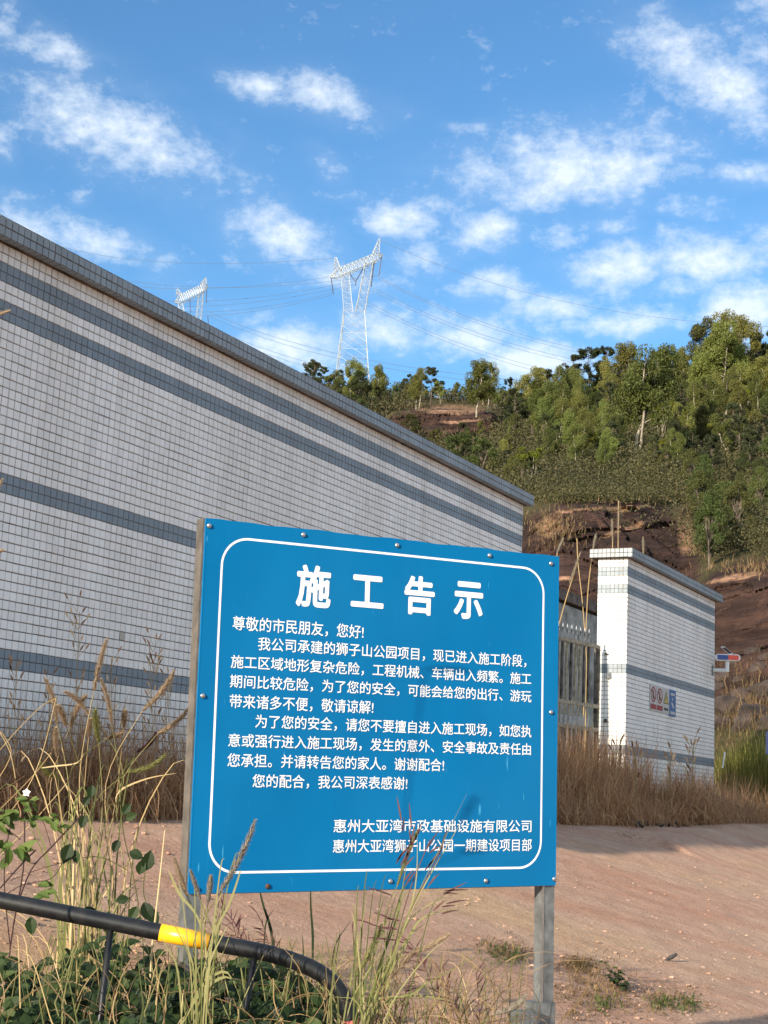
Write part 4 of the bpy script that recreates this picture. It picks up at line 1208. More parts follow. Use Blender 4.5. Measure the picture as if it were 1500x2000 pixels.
def tree_proto(kind, seed, H=9.0):
    r = np.random.default_rng(seed); mb = MB(); cen = []; rad = []; cnt = []
    def limb(p0_, p1_, r0, r1, bend=.08):
        L = (p1_ - p0_).length; pts = [p0_.lerp(p1_, t) + Vector(r.normal(0, bend * L * .35, 3)) * math.sin(math.pi * t) for t in (0, .25, .5, .75, 1)]
        mb.tube(pts, [r0 + (r1 - r0) * t for t in (0, .25, .5, .75, 1)], 6, False); return pts[-1]
    if kind == 'euc':
        base_t = []
        for s_i in range(r.integers(1, 3)):
            lean = Vector((r.normal(0, .10), r.normal(0, .10), 1)) * (H * r.uniform(.80, .95)); b0 = Vector((r.normal(0, .15), r.normal(0, .15), -.6))
            top = limb(b0, b0 + lean, .14, .03)
            for i in range(12):
                t = r.uniform(.36, 1.0); p = b0.lerp(b0 + lean, t); an = r.uniform(0, 6.28); ln = H * r.uniform(.06, .19) * (1.3 - t * .7)
                e_ = p + Vector((math.cos(an) * ln, math.sin(an) * ln, ln * r.uniform(.35, 1.0)))
                limb(p, e_, .045, .012); cen.append(tuple(e_)); rad.append(H * r.uniform(.05, .095)); cnt.append(190)
                m_ = p.lerp(e_, .6); cen.append(tuple(m_)); rad.append(H * r.uniform(.04, .08)); cnt.append(110)
            cen.append(tuple(top)); rad.append(H * .085); cnt.append(210)
        cnt = [int(c_ * 1.9) for c_ in cnt]; V, Q, t = leaf_cloud(cen, rad, cnt, .095, r, 1.15, 1.1, 2.4); mat = 'leaf_euc'; bk = 'bark_pale'
    elif kind == 'pine':
        top = limb(Vector((0, 0, -.6)), Vector((r.normal(0, .3), r.normal(0, .3), H)), .15, .03, .04)
        for i in range(26):
            t = r.uniform(.25, 1.0); p = Vector((0, 0, H * t)); an = r.uniform(0, 6.28); ln = H * (.08 + .26 * (1 - t) ** .7) * r.uniform(.7, 1.2)
            e_ = p + Vector((math.cos(an) * ln, math.sin(an) * ln, ln * r.uniform(.15, .55)))
            limb(p, e_, .04, .012); k_ = 4
            for j in range(k_):
                q = p.lerp(e_, .45 + .55 * (j + 1) / k_); cen.append(tuple(q + Vector(r.normal(0, .12, 3)))); rad.append(H * r.uniform(.030, .055)); cnt.append(75)
        cen.append(tuple(top)); rad.append(H * .05); cnt.append(120)
        V, Q, t = leaf_cloud(cen, rad, cnt, .12, r, .75, -.5, 2.6); mat = 'leaf_pine'; bk = 'bark_dark'
    elif kind == 'mid':
        top = limb(Vector((0, 0, -.6)), Vector((r.normal(0, .4), r.normal(0, .4), H * .75)), .16, .04)
        for i in range(28):
            t = r.uniform(.05, 1.0); an = r.uniform(0, 6.28); w = H * .25 * math.sin(math.pi * min(1, .15 + t * .8)) * r.uniform(.5, 1.1)
            e_ = Vector((math.cos(an) * w, math.sin(an) * w, H * (.12 + .86 * t)))
            limb(Vector((0, 0, e_.z * .6)), e_, .04, .012); cen.append(tuple(e_)); rad.append(H * r.uniform(.06, .10)); cnt.append(180)
        cnt = [int(c_ * 1.8) for c_ in cnt]; V, Q, t = leaf_cloud(cen, rad, cnt, .105, r, .95, .2, 1.8); mat = 'leaf_mid'; bk = 'bark_dark'
    else:
        tb_ = [Vector((0, 0, -.4))]
        for i in range(4):
            an = r.uniform(0, 6.28); e_ = Vector((math.cos(an) * H * .18, math.sin(an) * H * .18, H * r.uniform(.6, .85)))
            limb(Vector((0, 0, -.4)), e_, .09, .03)
            for j in range(4):
                q = e_ + Vector((r.normal(0, H * .09), r.normal(0, H * .09), r.uniform(-.05, .16) * H)); limb(e_, q, .03, .01); cen.append(tuple(q)); rad.append(H * r.uniform(.05, .09)); cnt.append(170)
        V, Q, t = leaf_cloud(cen, rad, cnt, .16, r, .7, .0, 1.6); mat = 'leaf_yel'; bk = 'bark_pale'
    return mb.mesh('trunk', M[bk], True), np_mesh('crown', V, Q, M[mat], t)


protos = {k: [tree_proto(k, s, H) for s in ss] for k, ss, H in (('euc', (1, 2, 3, 4), 9), ('pine', (5, 6, 7), 9), ('mid', (8, 9, 10), 7), ('yel', (11, 12), 6))}
PH = {'euc': 9, 'pine': 9, 'mid': 7, 'yel': 6}
NAME = {'euc': 'eucalyptus_tree', 'pine': 'pine_tree', 'mid': 'broadleaf_tree', 'yel': 'young_tree'}


def put_tree(kind, p, h, label, wide=1.0):
    tm, cm = random.choice(protos[kind]); s = h / PH[kind]
    e_ = empty(NAME[kind], p, label, 'tree', 'trees on the hillside')
    e_.scale = (s * wide, s * wide, s); e_.rotation_euler = (0, 0, random.uniform(0, 6.28))
    link('trunk', tm, e_); link('crown', cm, e_)
    return e_


# trees that stand out: kind, base x, base y, top y, label, width
KEY = [('euc', 1240, 892, 672, 'tall light green tree with a long pale bare trunk in the middle of the slope', 1.35), ('euc', 1222, 800, 664, 'tall light green tree with a rounded top breaking the skyline above the pale trunk', 1.5),
       ('euc', 935, 815, 697, 'broad light green tree standing alone above the skyline over the upper rock face', 1.45), ('euc', 950, 805, 712, 'light green tree just right of the broad lone skyline tree', 1.2),
       ('pine', 1150, 800, 686, 'dark pine with a bushy top on the skyline left of the tall pale-trunked tree', 1.5), ('pine', 1118, 805, 700, 'dark pine on the skyline, left one of a pair', 1.3), ('pine', 1183, 790, 682, 'slim dark pine tip beside the rounded light tree', 1.0),
       ('pine', 1290, 800, 690, 'slender dark pine with a tufted top in the skyline gap', .9), ('pine', 1342, 750, 697, 'small dark pine at the right end of the skyline gap', 1.0),
       ('mid', 1375, 790, 632, 'tall dense green tree forming the left side of the highest skyline clump', 1.0), ('euc', 1430, 775, 614, 'tallest feathery tree at the top of the right skyline clump', 1.3), ('euc', 1400, 790, 640, 'green tree filling the middle of the right skyline clump', 1.5),
       ('pine', 1478, 760, 672, 'dark pine near the right edge of the skyline', 1.2), ('pine', 1508, 745, 650, 'dark tree cut by the right edge of the photo', 1.2), ('yel', 1290, 865, 788, 'small bright yellow-green tree on a thin trunk in the middle of the slope', 1.1),
       ('yel', 1040, 950, 875, 'bright yellow-green tree leaning over the scrub right of the long wall end', 1.2), ('yel', 1158, 910, 850, 'small yellow-green tree with two pale trunks', 1.2), ('yel', 1292, 915, 858, 'thin yellow-green sapling below the small bright tree', 1.0),
       ('euc', 1102, 820, 768, 'light green small tree below the left skyline pines', 1.5), ('yel', 1330, 905, 885, 'low yellow-green sapling in the middle of the slope', 2.0), ('euc', 1440, 810, 718, 'light tree with spreading pale limbs high on the right slope', 1.5),
       ('euc', 1385, 785, 728, 'pale-limbed tree left of the spreading one high on the right slope', 1.6), ('euc', 738, 790, 708, 'thin pale tree beside the foot of the tall pylon', 1.2), ('euc', 815, 800, 722, 'pale-trunked light tree above the left end of the upper rock face', 1.2),
       ('pine', 840, 790, 722, 'dark pointed pine above the upper rock face', 1.2), ('mid', 650, 800, 728, 'dark bushy tree at the left foot of the tall pylon', 1.4), ('mid', 700, 810, 732, 'bushy green tree hiding the foot of the tall pylon', 1.5),
       ('pine', 993, 800, 742, 'dark pine right of the broad lone skyline tree', 1.1), ('pine', 1050, 810, 762, 'low dark pine on the skyline dip', 1.3), ('euc', 1500, 800, 690, 'light green tree at the right edge high on the slope', 1.3),
       ('mid', 895, 930, 850, 'dense dark tree below the upper rock face beside the wall coping', 2.0), ('mid', 940, 945, 868, 'second dense dark tree below the upper rock face beside the wall coping', 2.0), ('mid', 800, 880, 815, 'dense tree rising from behind the wall left of the upper rock face', 1.5)]
for kind, bx, by, ty, lab, wide in KEY:
    p, d = hp(bx, by); h = (by - ty) / F * p.length * {'euc': 1.15, 'pine': 1.05, 'mid': 1.1, 'yel': 1.1}[kind]
    put_tree(kind, p, h, lab, wide * .8)

# the wood between them
LAB = {'pine': 'dark pine among the crowded trees', 'mid': 'bushy mid-green tree among the crowded trees',
       'euc': 'light green loose-crowned tree among the crowded trees', 'yel': 'small yellow-green tree among the crowded trees'}


def sky_y(px): return prof_at(px)[1][-1]


cnt = 0; rr = np.random.default_rng(77); tries = 0; placed = []
while cnt < 300 and tries < 20000:
    tries += 1
    px = rr.uniform(600, 1560) if rr.random() < .93 else rr.uniform(300, 1750)
    y0 = sky_y(px)
    lowlim = 880 if px < 900 else (960 if px < 1340 else (1110 if px < 1400 else 1130))
    py = rr.uniform(y0 + 4, lowlim)
    if px < 1000 and py > 500 + px * .53: continue
    rk, lg = rock_mask(np.array([px]), np.array([py])); rk2, _ = rock_mask(np.array([px]), np.array([py - 12]))
    if rk[0] > .3: continue
    if 1020 < px < 1345 and py > 935: continue
    if (1205 < px < 1275 and 815 < py < 935) or (1270 < px < 1310 and 860 < py < 925) or (1020 < px < 1060 and py > 880): continue
    p, d = hp(px, py)
    if any((p.x - q[0]) ** 2 + (p.y - q[1]) ** 2 < (2.0 + d * .008) ** 2 for q in placed): continue
    placed.append((p.x, p.y))
    if px > 1330 and py > 900: kind = rr.choice(['pine', 'mid', 'mid'])
    elif px < 1040: kind = rr.choice(['euc', 'pine', 'mid', 'mid'])
    else: kind = rr.choice(['euc', 'euc', 'pine', 'mid', 'mid', 'yel'], p=[.30, .20, .17, .15, .10, .08])
    hpx = {'euc': rr.uniform(75, 130), 'pine': rr.uniform(60, 105), 'mid': rr.uniform(50, 90), 'yel': rr.uniform(40, 65)}[kind]
    if py < y0 + 30: hpx *= .62
    if rk2[0] > .3 or (700 < px < 1000 and py < 900): hpx = min(hpx, 48)
    if px < 1000 and py > 850: hpx = min(hpx, 60)
    h = hpx / F * p.length
    if h < 2.2: h = 2.2
    if d < 75: h *= 1.15
    reg = 'on the hill crest' if py < y0 + 35 else ('above the long wall coping' if px < 1030 else ('on the right part of the slope' if px > 1330 else 'in the middle of the slope'))
    put_tree(kind, p, min(h, 11), LAB[kind] + ' ' + reg, rr.uniform(.72, 1.05)); cnt += 1

# low scrub that covers the slope between the trees
rr = np.random.default_rng(5); Vs = []; Qs = []; Ts = []; base_i = 0
cen = []; rad = []; ntri = []; lsz = []
for i in range(8200):
    px = rr.uniform(150, 1680); y0 = sky_y(px); py = rr.uniform(y0, 1140)
    rk, lg = rock_mask(np.array([px]), np.array([py]))
    if rk[0] > .2 and rr.random() > .006: continue
    if lg[0] > .3 and rr.random() > .10: continue
    if px < 1000 and py > 480 + px * .53 and rr.random() < .5: continue
    p, d = hp(px, py); s = rr.uniform(.5, 1.25) * (1 + d / 160)
    for j in range(2):
        cen.append((p.x + rr.normal(0, .5), p.y + rr.normal(0, .5), p.z + s * .35)); rad.append(s * .75); ntri.append(int(rr.choice([30, 55, 95]))); lsz.append(.0011 * d + .012)
for i in range(1100):                                                       # low bushes along the top edge of the rock face
    px, py = rr.uniform(1005, 1345), rr.uniform(925, 984); p, d = hp(px, py); s = rr.uniform(.35, .9)
    cen.append((p.x, p.y - .4, p.z + s * .3)); rad.append(s * .7); ntri.append(70); lsz.append(.0009 * d + .012)
V, Q, t = leaf_cloud(cen, rad, ntri, lsz, rr, .65, -.3, 1.5)
o = link('undergrowth', np_mesh('undergrowth', V, Q, M['leaf_shrub'], t)); o['kind'] = 'stuff'
tag(o, 'low green scrub covering the hillside between the trees', 'shrubs')


# ------------------------------------------------------------------ grass of all sorts
def blades(P, H, W, r, bend=.6, segs=4, lean=None, curl=0.0):
    """P (n,3) feet, H (n,) lengths, W (n,) widths -> ribbons"""
    n = len(P); az = r.uniform(0, 2 * np.pi, n); dirh = np.stack([np.cos(az), np.sin(az)], 1)
    if lean is not None: dirh = dirh + np.array(lean)[None]
    b = bend * r.uniform(.3, 1.3, n); side = np.stack([-dirh[:, 1], dirh[:, 0], np.zeros(n)], 1); side /= np.linalg.norm(side, axis=1)[:, None]
    rot = r.uniform(-.9, .9, n); side = side * np.cos(rot)[:, None] + np.stack([dirh[:, 0], dirh[:, 1], np.zeros(n)], 1) * np.sin(rot)[:, None]
    rows = []; pos = P.copy(); ang = np.full(n, 0.0) + r.normal(0, .15, n)
    for i in range(segs + 1):
        t = i / segs; w = W * (1 - t ** 1.6) * .5 + .0003
        rows.append(pos - side * w[:, None]); rows.append(pos + side * w[:, None])
        ang = ang + b / segs * (1 + curl * t * 3) + r.normal(0, .10 + curl * .25, n)
        st_ = (H / segs)
        pos = pos + np.stack([dirh[:, 0] * np.sin(ang) * st_, dirh[:, 1] * np.sin(ang) * st_, np.cos(ang) * st_], 1)
    V = np.stack(rows, 1).reshape(-1, 3); k = 2 * (segs + 1)
    q = np.array([(2 * i, 2 * i + 1, 2 * i + 3, 2 * i + 2) for i in range(segs)])
    Q = (q[None] + (np.arange(n) * k)[:, None, None]).reshape(-1, 4)
    t = np.repeat(np.clip(r.normal(.45, .25, n), 0, 1), segs)
    return V, Q, t


def strip_points(n, t0, t1, q0, q1, r, dens=None):
    t = r.uniform(t0, t1, n); q = q0 + (q1 - q0) * r.uniform(0, 1, n)
    P = np.outer(t, np.array([DW.x, DW.y])) - np.outer(q, np.array([NW.x, NW.y]))
    z = ground_z(P[:, 0], P[:, 1])
    return np.stack([P[:, 0], P[:, 1], z], 1), t, q


def grass_obj(name, parts, mat, label, cat='grass'):
    V = np.concatenate([p[0] for p in parts]); off = np.cumsum([0] + [len(p[0]) for p in parts[:-1]])
    Q = np.concatenate([p[1] + o_ for p, o_ in zip(parts, off)]); t = np.concatenate([p[2] for p in parts])
    o = link(name, np_mesh(name, V, Q, mat, t)); o['kind'] = 'stuff'; tag(o, label, cat); return o


r = np.random.default_rng(21)
P, t, q = strip_points(24000, 3.5, 13.0, 4.72, 5.22, r)
hmul = .35 + 1.35 * vnoise(t * 1.9, q * 3, 0)
P2, t2, q2 = strip_points(3600, 3.5, 13.0, 4.9, 5.2, r)
grass_obj('dry_grass', [blades(P, .50 * hmul * r.uniform(.5, 1.2, len(P)), np.full(len(P), .006), r, 2.2, 6, curl=1.3), blades(P2, .62 * r.uniform(.5, 1.15, len(P2)), np.full(len(P2), .004), r, .5, 4)],
          M['drygrass'], 'matted dry brown grass along the foot of the long tiled wall')
r = np.random.default_rng(22)
P, t, q = strip_points(32000, 12.6, 24, 4.55, 5.26, r)
P3, t3, q3 = strip_points(3600, 12.9, 16.1, 4.9, 5.6, r)
P4, t4, q4 = strip_points(2500, 16, 24, 4.8, 5.22, r)
grass_obj('dry_grass', [blades(P, .56 * (.3 + 1.25 * vnoise(t * 1.6, q * 3, 3)) * r.uniform(.5, 1.3, len(P)), np.full(len(P), .0075), r, 2.0, 6, curl=1.1),
                        blades(P3, .95 * r.uniform(.4, 1.1, len(P3)), np.full(len(P3), .008), r, .45, 4), blades(P4, .62 * r.uniform(.5, 1.2, len(P4)), np.full(len(P4), .006), r, .5, 4)],
          M['drygrass'], 'reddish dry grass in front of the metal gate and the short tiled wall')
# green-yellow reeds right of the gate wall
r = np.random.default_rng(23); n = 6500; P = []
while len(P) < n:
    px = r.uniform(1398, 1580); d = r.uniform(20.5, 27); v = ray(px, 1600) * d
    P.append((v.x, v.y, float(ground_z(v.x, v.y)) - .02))
P = np.array(P); hh_ = 1.25 * (.55 + .55 * np.clip((P[:, 0] / P[:, 1] - .21) / .06, 0, 1)) * r.uniform(.45, 1.25, n)
grass_obj('reeds', [blades(P, hh_, np.full(n, .016), r, .5, 5)], M['reed'], 'tall yellow-green reeds growing right of the short tiled wall', 'reeds')
# dry tufts on the rock ledges
r = np.random.default_rng(24); P = []; H = []
for i in range(1500):
    px, py = (r.normal(1075, 32), r.normal(1035, 22)) if r.random() < .45 else ((r.uniform(1030, 1350), r.normal(978, 7)) if r.random() < .3 else ((r.normal(1345, 12), r.uniform(970, 1090)) if r.random() < .55 else (r.normal(1440, 50), r.normal(1116, 7))))
    p, d = hp(px, py); P.append(tuple(p + Vector((0, -1.0, -.1)))); H.append(r.uniform(.15, .5))
for i in range(900):
    px, py = r.uniform(720, 1000), (r.normal(797, 4) if r.random() < .6 else r.normal(852, 5)); p, d = hp(px, py); P.append(tuple(p + Vector((0, -1.0, -.1)))); H.append(r.uniform(.3, .9))
P = np.array(P); grass_obj('ledge_grass', [blades(P, np.array(H), np.full(len(P), .024), r, 1.2, 3)], M['scrub'], 'tan dry grass tufts on the ledges of the rock face')
# scrub at the foot of the rocks, behind the walls
r = np.random.default_rng(25); P = []; H = []
for i in range(1300):
    px = r.normal(1440, 50); py = r.normal(1385, 45); p, d = hp(px, py); P.append(tuple(p + Vector((0, -.7, -.1)))); H.append(r.uniform(.15, .75))
P = np.array(P); grass_obj('dry_scrub', [blades(P, np.array(H), np.full(len(P), .012), r, 1.3, 4, curl=.8)], M['scrub'], 'brown scrub among the boulders at the foot of the rock', 'scrub')

# ------------------------------------------------------------------ stones, debris, plants on the dirt
def pebble(seed, mat):
    r_ = np.random.default_rng(seed); mb = MB(); vs = []; n = 7
    for i in range(5):
        th = math.pi * i / 4
        for k in range(n):
            ph = 2 * math.pi * k / n; s = r_.uniform(.75, 1.15)
            vs.append((math.sin(th) * math.cos(ph) * s, math.sin(th) * math.sin(ph) * s * .8, math.cos(th) * .6 * s))
    mb.add(vs, [(i * n + k, (i + 1) * n + k, (i + 1) * n + (k + 1) % n, i * n + (k + 1) % n) for i in range(4) for k in range(n)])
    return mb.mesh('stone', mat)


pm = [pebble(s, M['stone']) for s in range(4)]
r = np.random.default_rng(31)
named = [(1250, 1626, 9), (1040, 1886, 12), (897, 1908, 11), (1160, 1897, 10), (1108, 1924, 7), (930, 1761, 9), (1101, 1743, 6), (1250, 1783, 9), (1352, 1838, 8), (1407, 1631, 9), (1298, 1871, 7), (1422, 1912, 8), (1466, 1889, 6), (1474, 1759, 5), (1392, 1632, 7), (1335, 1936, 6), (1270, 1941, 7), (285, 1888, 22), (640, 1842, 8), (1470, 1640, 8)]
for i, (px, py, s) in enumerate(named):
    p = gp(px, py); o = link('stone', pm[i % 4]); k = s / 2 / F * p.y; o.location = p; o.scale = (k * 1.2, k, k * .8); o.rotation_euler = (0, 0, r.uniform(0, 6))
    tag(o, 'pinkish stone lying on the bare dirt' if s < 11 else ('pale stone half hidden in the weeds under the black pipe' if s > 20 else 'larger pale stone on the dirt behind the blue board'), 'stone', 'stones on the dirt')
mb = MB()
pv = [np.array([v.co for v in m_.vertices]) for m_ in pm]; pf_ = [[tuple(pp_.vertices) for pp_ in m_.polygons] for m_ in pm]
for i in range(3200):
    if r.random() < .25: px, py = r.uniform(1200, 1560), 1612 + abs(r.normal(0, 14)) + max(0, (r.random() - .5)) * 10
    else: px, py = r.uniform(-60, 1560), 1600 + 400 * r.random() ** .8
    p = gp(px, py)
    if p.y > 25: continue
    k = (.003 + .012 * r.random() ** 3) * (1 + .03 * p.y); ang = r.uniform(0, 6.28); c_, s_2 = math.cos(ang), math.sin(ang); j = i % 4
    vv = pv[j] * k; vv = np.stack([vv[:, 0] * c_ - vv[:, 1] * s_2 + p.x, vv[:, 0] * s_2 + vv[:, 1] * c_ + p.y, vv[:, 2] * .7 + p.z], 1)
    b0 = len(mb.v); mb.v.extend(map(tuple, vv)); mb.f.extend([tuple(b0 + q_ for q_ in f) for f in pf_[j]]); mb.t.extend([.5] * len(pf_[j]))
me = mb.mesh('gravel', M['stone']); me.materials.append(M['dirt'])
me.polygons.foreach_set('material_index', np.repeat((np.random.default_rng(9).random(len(mb.f) // 28 + 1) < .75).astype(np.int32), 28)[:len(mb.f)])
o = link('gravel', me); o['kind'] = 'stuff'; tag(o, 'scattered small gravel on the dirt', 'gravel')
# rubble heap edge on the right: dark crumpled litter
rt = empty('debris_pile', gp(1290, 1612), 'small heap of dark crumpled litter at the edge of the dry grass', 'debris')
mb = MB()
for i in range(26):
    p = gp(1290 + r.normal(0, 22), 1611 + r.normal(0, 4)); a_ = Vector(r.normal(0, 1, 3)).normalized(); b_ = a_.cross(Vector(r.normal(0, 1, 3))).normalized()
    mb.box(p + Vector((0, 0, .015)), (r.uniform(.02, .06), r.uniform(.01, .03), .004), Matrix((a_, b_, a_.cross(b_))).transposed())
rel(mb.build('litter', M['debris']), rt)
# bark or plastic sliver on the dirt
mb = MB(); p = gp(1310, 1878); mb.tube([p + Vector((-.03, -.02, .008)), p + Vector((.0, .0, .02)), p + Vector((.035, .03, .035))], [.006, .012, .008], 6)
tag(mb.build('wood_chip', M['debris']), 'dark splinter of wood lying on the dirt right of the board', 'splinter')

# dead grass mats by the right post and the small green plant
r = np.random.default_rng(33); P = []; H = []
for i in range(2600):
    px, py = (r.normal(1150, 50), r.normal(1935, 30)) if r.random() < .45 else ((r.normal(1300, 45), r.normal(1955, 18)) if r.random() < .35 else ((r.normal(975, 32), r.normal(1862, 14)) if r.random() < .5 else (r.normal(1130, 18), r.normal(1885, 8))))
    if px < 700: continue
    P.append(tuple(gp(px, min(py, 2060)))); H.append(r.uniform(.02, .075))
P = np.array(P); grass_obj('dead_grass', [blades(P, np.array(H), np.full(len(P), .0026), r, 3.6, 5, curl=1.0)], M['scrub'], 'flattened dead grass on the dirt beside the right post')
r = np.random.default_rng(34); P = []; H = []
for i in range(420):
    px, py = (r.choice([1180, 1295, 1345]) + r.normal(0, 14), 1962 + r.normal(0, 8)) if r.random() < .6 else (r.normal(985, 25), r.normal(1868, 10))
    P.append(tuple(gp(px, py))); H.append(r.uniform(.02, .06))
P = np.array(P); grass_obj('low_weeds', [blades(P, np.array(H), np.full(len(P), .006), r, 2.4, 3)], M['fresh'], 'small green weeds in the dead grass beside the right post')


def leaf(mb, p, d, n_, L, W, tint, curl=.25):
    d = Vector(d).normalized(); s = d.cross(Vector(n_)).normalized(); u = s.cross(d).normalized()
    prof_l = ((0, .05), (.2, .7), (.45, 1), (.75, .7), (1, .02)); vs = []
    for t, w in prof_l:
        c = p + d * (L * t) - u * (L * curl * t * t)
        vs += [c - s * (W * w / 2) + u * (W * w * .18), c, c + s * (W * w / 2) + u * (W * w * .18)]
    fs = []
    for i in range(4): fs += [(3 * i, 3 * i + 1, 3 * i + 4, 3 * i + 3), (3 * i + 1, 3 * i + 2, 3 * i + 5, 3 * i + 4)]
    mb.add(vs, fs, tint)


sp_p = gp(1205, 1928)
plant = empty('small_plant', sp_p, 'small leafy dark green plant growing from the dirt right of the right post', 'plant')
r = np.random.default_rng(35)
mbs, mbl = MB(), MB()
for (tx, ty) in ((1178, 1882), (1195, 1895), (1215, 1905), (1228, 1925), (1200, 1915), (1186, 1912), (1222, 1938), (1208, 1893), (1238, 1945)):
    e_ = at(tx, ty, sp_p.y - r.uniform(-.05, .08)); mbs.tube([sp_p, sp_p.lerp(e_, .5) + Vector((0, 0, .015)), e_], [.0025, .002, .001], 4, tint=.4)
    for j in range(9):
        q_ = sp_p.lerp(e_, r.uniform(.25, 1)); leaf(mbl, q_ + Vector((0, 0, .008)), (r.normal(), r.normal(), r.uniform(-.2, .6)), (r.normal() * .3, -.5, 1), r.uniform(.02, .036), r.uniform(.013, .02), float(r.uniform(.1, .9)))
rel(mbs.build('stem', M['purple']), plant); rel(mbl.build('foliage', M['weed']), plant)


# ------------------------------------------------------------------ near grasses at lower left and centre
def curve3(pts, n=8):
    P_ = [Vector(p) for p in pts]
    return smooth_pts(P_, n)


def plume_mesh(parent, base, tip, bow, rad, mat, seed, density=1.0):
    r_ = np.random.default_rng(seed); ax = (tip - base); L = ax.length; side = ax.cross(Vector((0, 1, 0))).normalized()
    n = int(800 * density); mb = MB()
    def spine(t): return base + ax * t + side * (bow * L * (4 * t * (1 - t)) * .5) + Vector((0, 0, -abs(bow) * L * t * t * .15))
    mb.tube([spine(t) for t in (0, .25, .5, .75, 1)], [.0012, .002, .0018, .0014, .0005], 4, False, tint=.4)
    adir = ax.normalized(); s2 = adir.cross(side).normalized()
    for i in range(n):
        t = r_.uniform(0, 1); w = rad * 1.25 * (math.sin(math.pi * min(1, .12 + t * .80)) ** .6)
        an = r_.uniform(0, 6.28); rd = (side * math.cos(an) + s2 * math.sin(an)).normalized()
        p = spine(t); q_ = p + rd * w * r_.uniform(.7, 1.5) + adir * (w * r_.uniform(.8, 2.0)); e2 = adir.cross(rd).normalized() * .00065
        m_ = p.lerp(q_, .5) + rd * w * .12
        mb.add([p - e2 * 1.2, p + e2 * 1.2, m_ + e2, q_, m_ - e2], [(0, 1, 2, 4), (4, 2, 3)], float(np.clip(r_.normal(.5, .25), 0, 1)))
    return rel(mb.build('plume', mat), parent)


fg = empty('fountain_grass', at(165, 1950, 4.7), 'tall clump of fountain grass with brown bristly plumes in front of the long wall', 'grass clump')
ND = 4.7
PL = [((183, 1351), (208, 1250), .04, 6, 'plume'), ((112, 1415), (89, 1326), -.1, 5.5, 'plume'), ((131, 1421), (112, 1379), -.1, 6, 'plume'), ((136, 1421), (168, 1358), .1, 6, 'plume'), ((175, 1396), (126, 1350), -.15, 5, 'plume'),
      ((218, 1413), (197, 1326), -.08, 5, 'plume'), ((277, 1390), (338, 1310), -.12, 6, 'plume'), ((306, 1435), (370, 1378), -.15, 5.5, 'plume'), ((193, 1452), (186, 1388), .05, 7, 'plumegreen'), ((241, 1424), (244, 1388), 0, 5, 'plume'),
      ((206, 1444), (240, 1431), 0, 4, 'plume'), ((249, 1508), (321, 1470), -.25, 5.5, 'plumegreen'), ((120, 1522), (80, 1488), .25, 5.5, 'plumegreen'), ((267, 1470), (304, 1430), -.2, 4.5, 'purple'), ((112, 1480), (109, 1422), .05, 5.5, 'plume'), ((173, 1440), (176, 1405), 0, 5, 'plume')]
rs = random.Random(3)
for i, (b_, t_, bow, w, m) in enumerate(PL):
    dd = ND + rs.uniform(-.12, .18); B_ = at(*b_, dd); T_ = at(*t_, dd - .03)
    plume_mesh(fg, B_, T_, bow, w / F * dd, M[m], i + 50, 1.0)
    foot = at(150 + (b_[0] - 170) * .18 + rs.uniform(-12, 12), 2060, ND); dv = (T_ - B_).normalized()
    mid = B_.lerp(foot, .35) - dv * .0 + Vector((0, 0, 0)); c1 = B_ - dv * (B_ - foot).length * .25
    mb = MB(); pts = curve3([B_, c1.lerp(B_.lerp(foot, .25), .4), foot.lerp(B_, .45) + Vector((rs.uniform(-.015, .015), 0, 0)), foot], 5)
    mb.tube(pts, [.0009 + .0014 * k / (len(pts) - 1) for k in range(len(pts))], 5, False, tint=rs.uniform(.2, 1)); rel(mb.build('stalk', M['greenblade'] if i % 3 else M['straw'], smooth=True), fg)


def blade_px(mb, pts, depth, w, tint, jit=0.0):
    P_ = curve3([at(x, y, depth) for x, y in pts], 4); n = len(P_); side = (P_[-1] - P_[0]).cross(Vector((0, 1, 0))).normalized()
    mb.ribbon(P_, [w * min(1, .35 + 2.0 * (i / (n - 1))) * (1 - (i / (n - 1)) ** 2.2) + .0003 for i in range(n)], side, tint)


mb = MB()
for i in range(44):
    x0 = rs.gauss(175, 36); x1 = x0 + rs.gauss(0, 60); y1 = rs.uniform(1480, 1850); dp = ND + rs.uniform(-.2, .25)
    xm = x0 + (x1 - x0) * .25; ym = 1980 + (y1 - 1980) * .6
    dr = rs.uniform(0, 1) ** 2 * 70
    blade_px(mb, [(x0, 2060), (xm, ym), (x1, y1), (x1 + (x1 - x0) * .5, y1 + dr)], dp, rs.uniform(.003, .0065), rs.uniform(0, 1))
rel(mb.build('blades', M['greenblade']), fg)
mb = MB()
for i in range(14):
    x0 = rs.gauss(160, 30); x1 = x0 + rs.gauss(0, 80); y1 = rs.uniform(1440, 1800); dp = ND + rs.uniform(-.2, .25)
    blade_px(mb, [(x0, 2060), (x0 + (x1 - x0) * .3, 1980 + (y1 - 1980) * .6), (x1, y1), (x1 + (x1 - x0) * .5, y1 + rs.uniform(-30, 60))], dp, rs.uniform(.002, .005), rs.uniform(0, .9))
blade_px(mb, [(225, 1560), (240, 1540), (290, 1520), (345, 1510)], ND, .006, .6)
blade_px(mb, [(80, 1500), (110, 1496), (150, 1490), (165, 1470)], ND, .005, .8)
rel(mb.build('dry_blades', M['straw']), fg)
mb = MB(); mb.tube([at(146, 1640, ND - .1), at(142, 1760, ND - .1), at(136, 1870, ND - .1), at(138, 2080, ND - .1)], [.003, .0048, .0055, .006], 8, False, tint=.9); rel(mb.build('cane', M['straw'], smooth=True), fg)

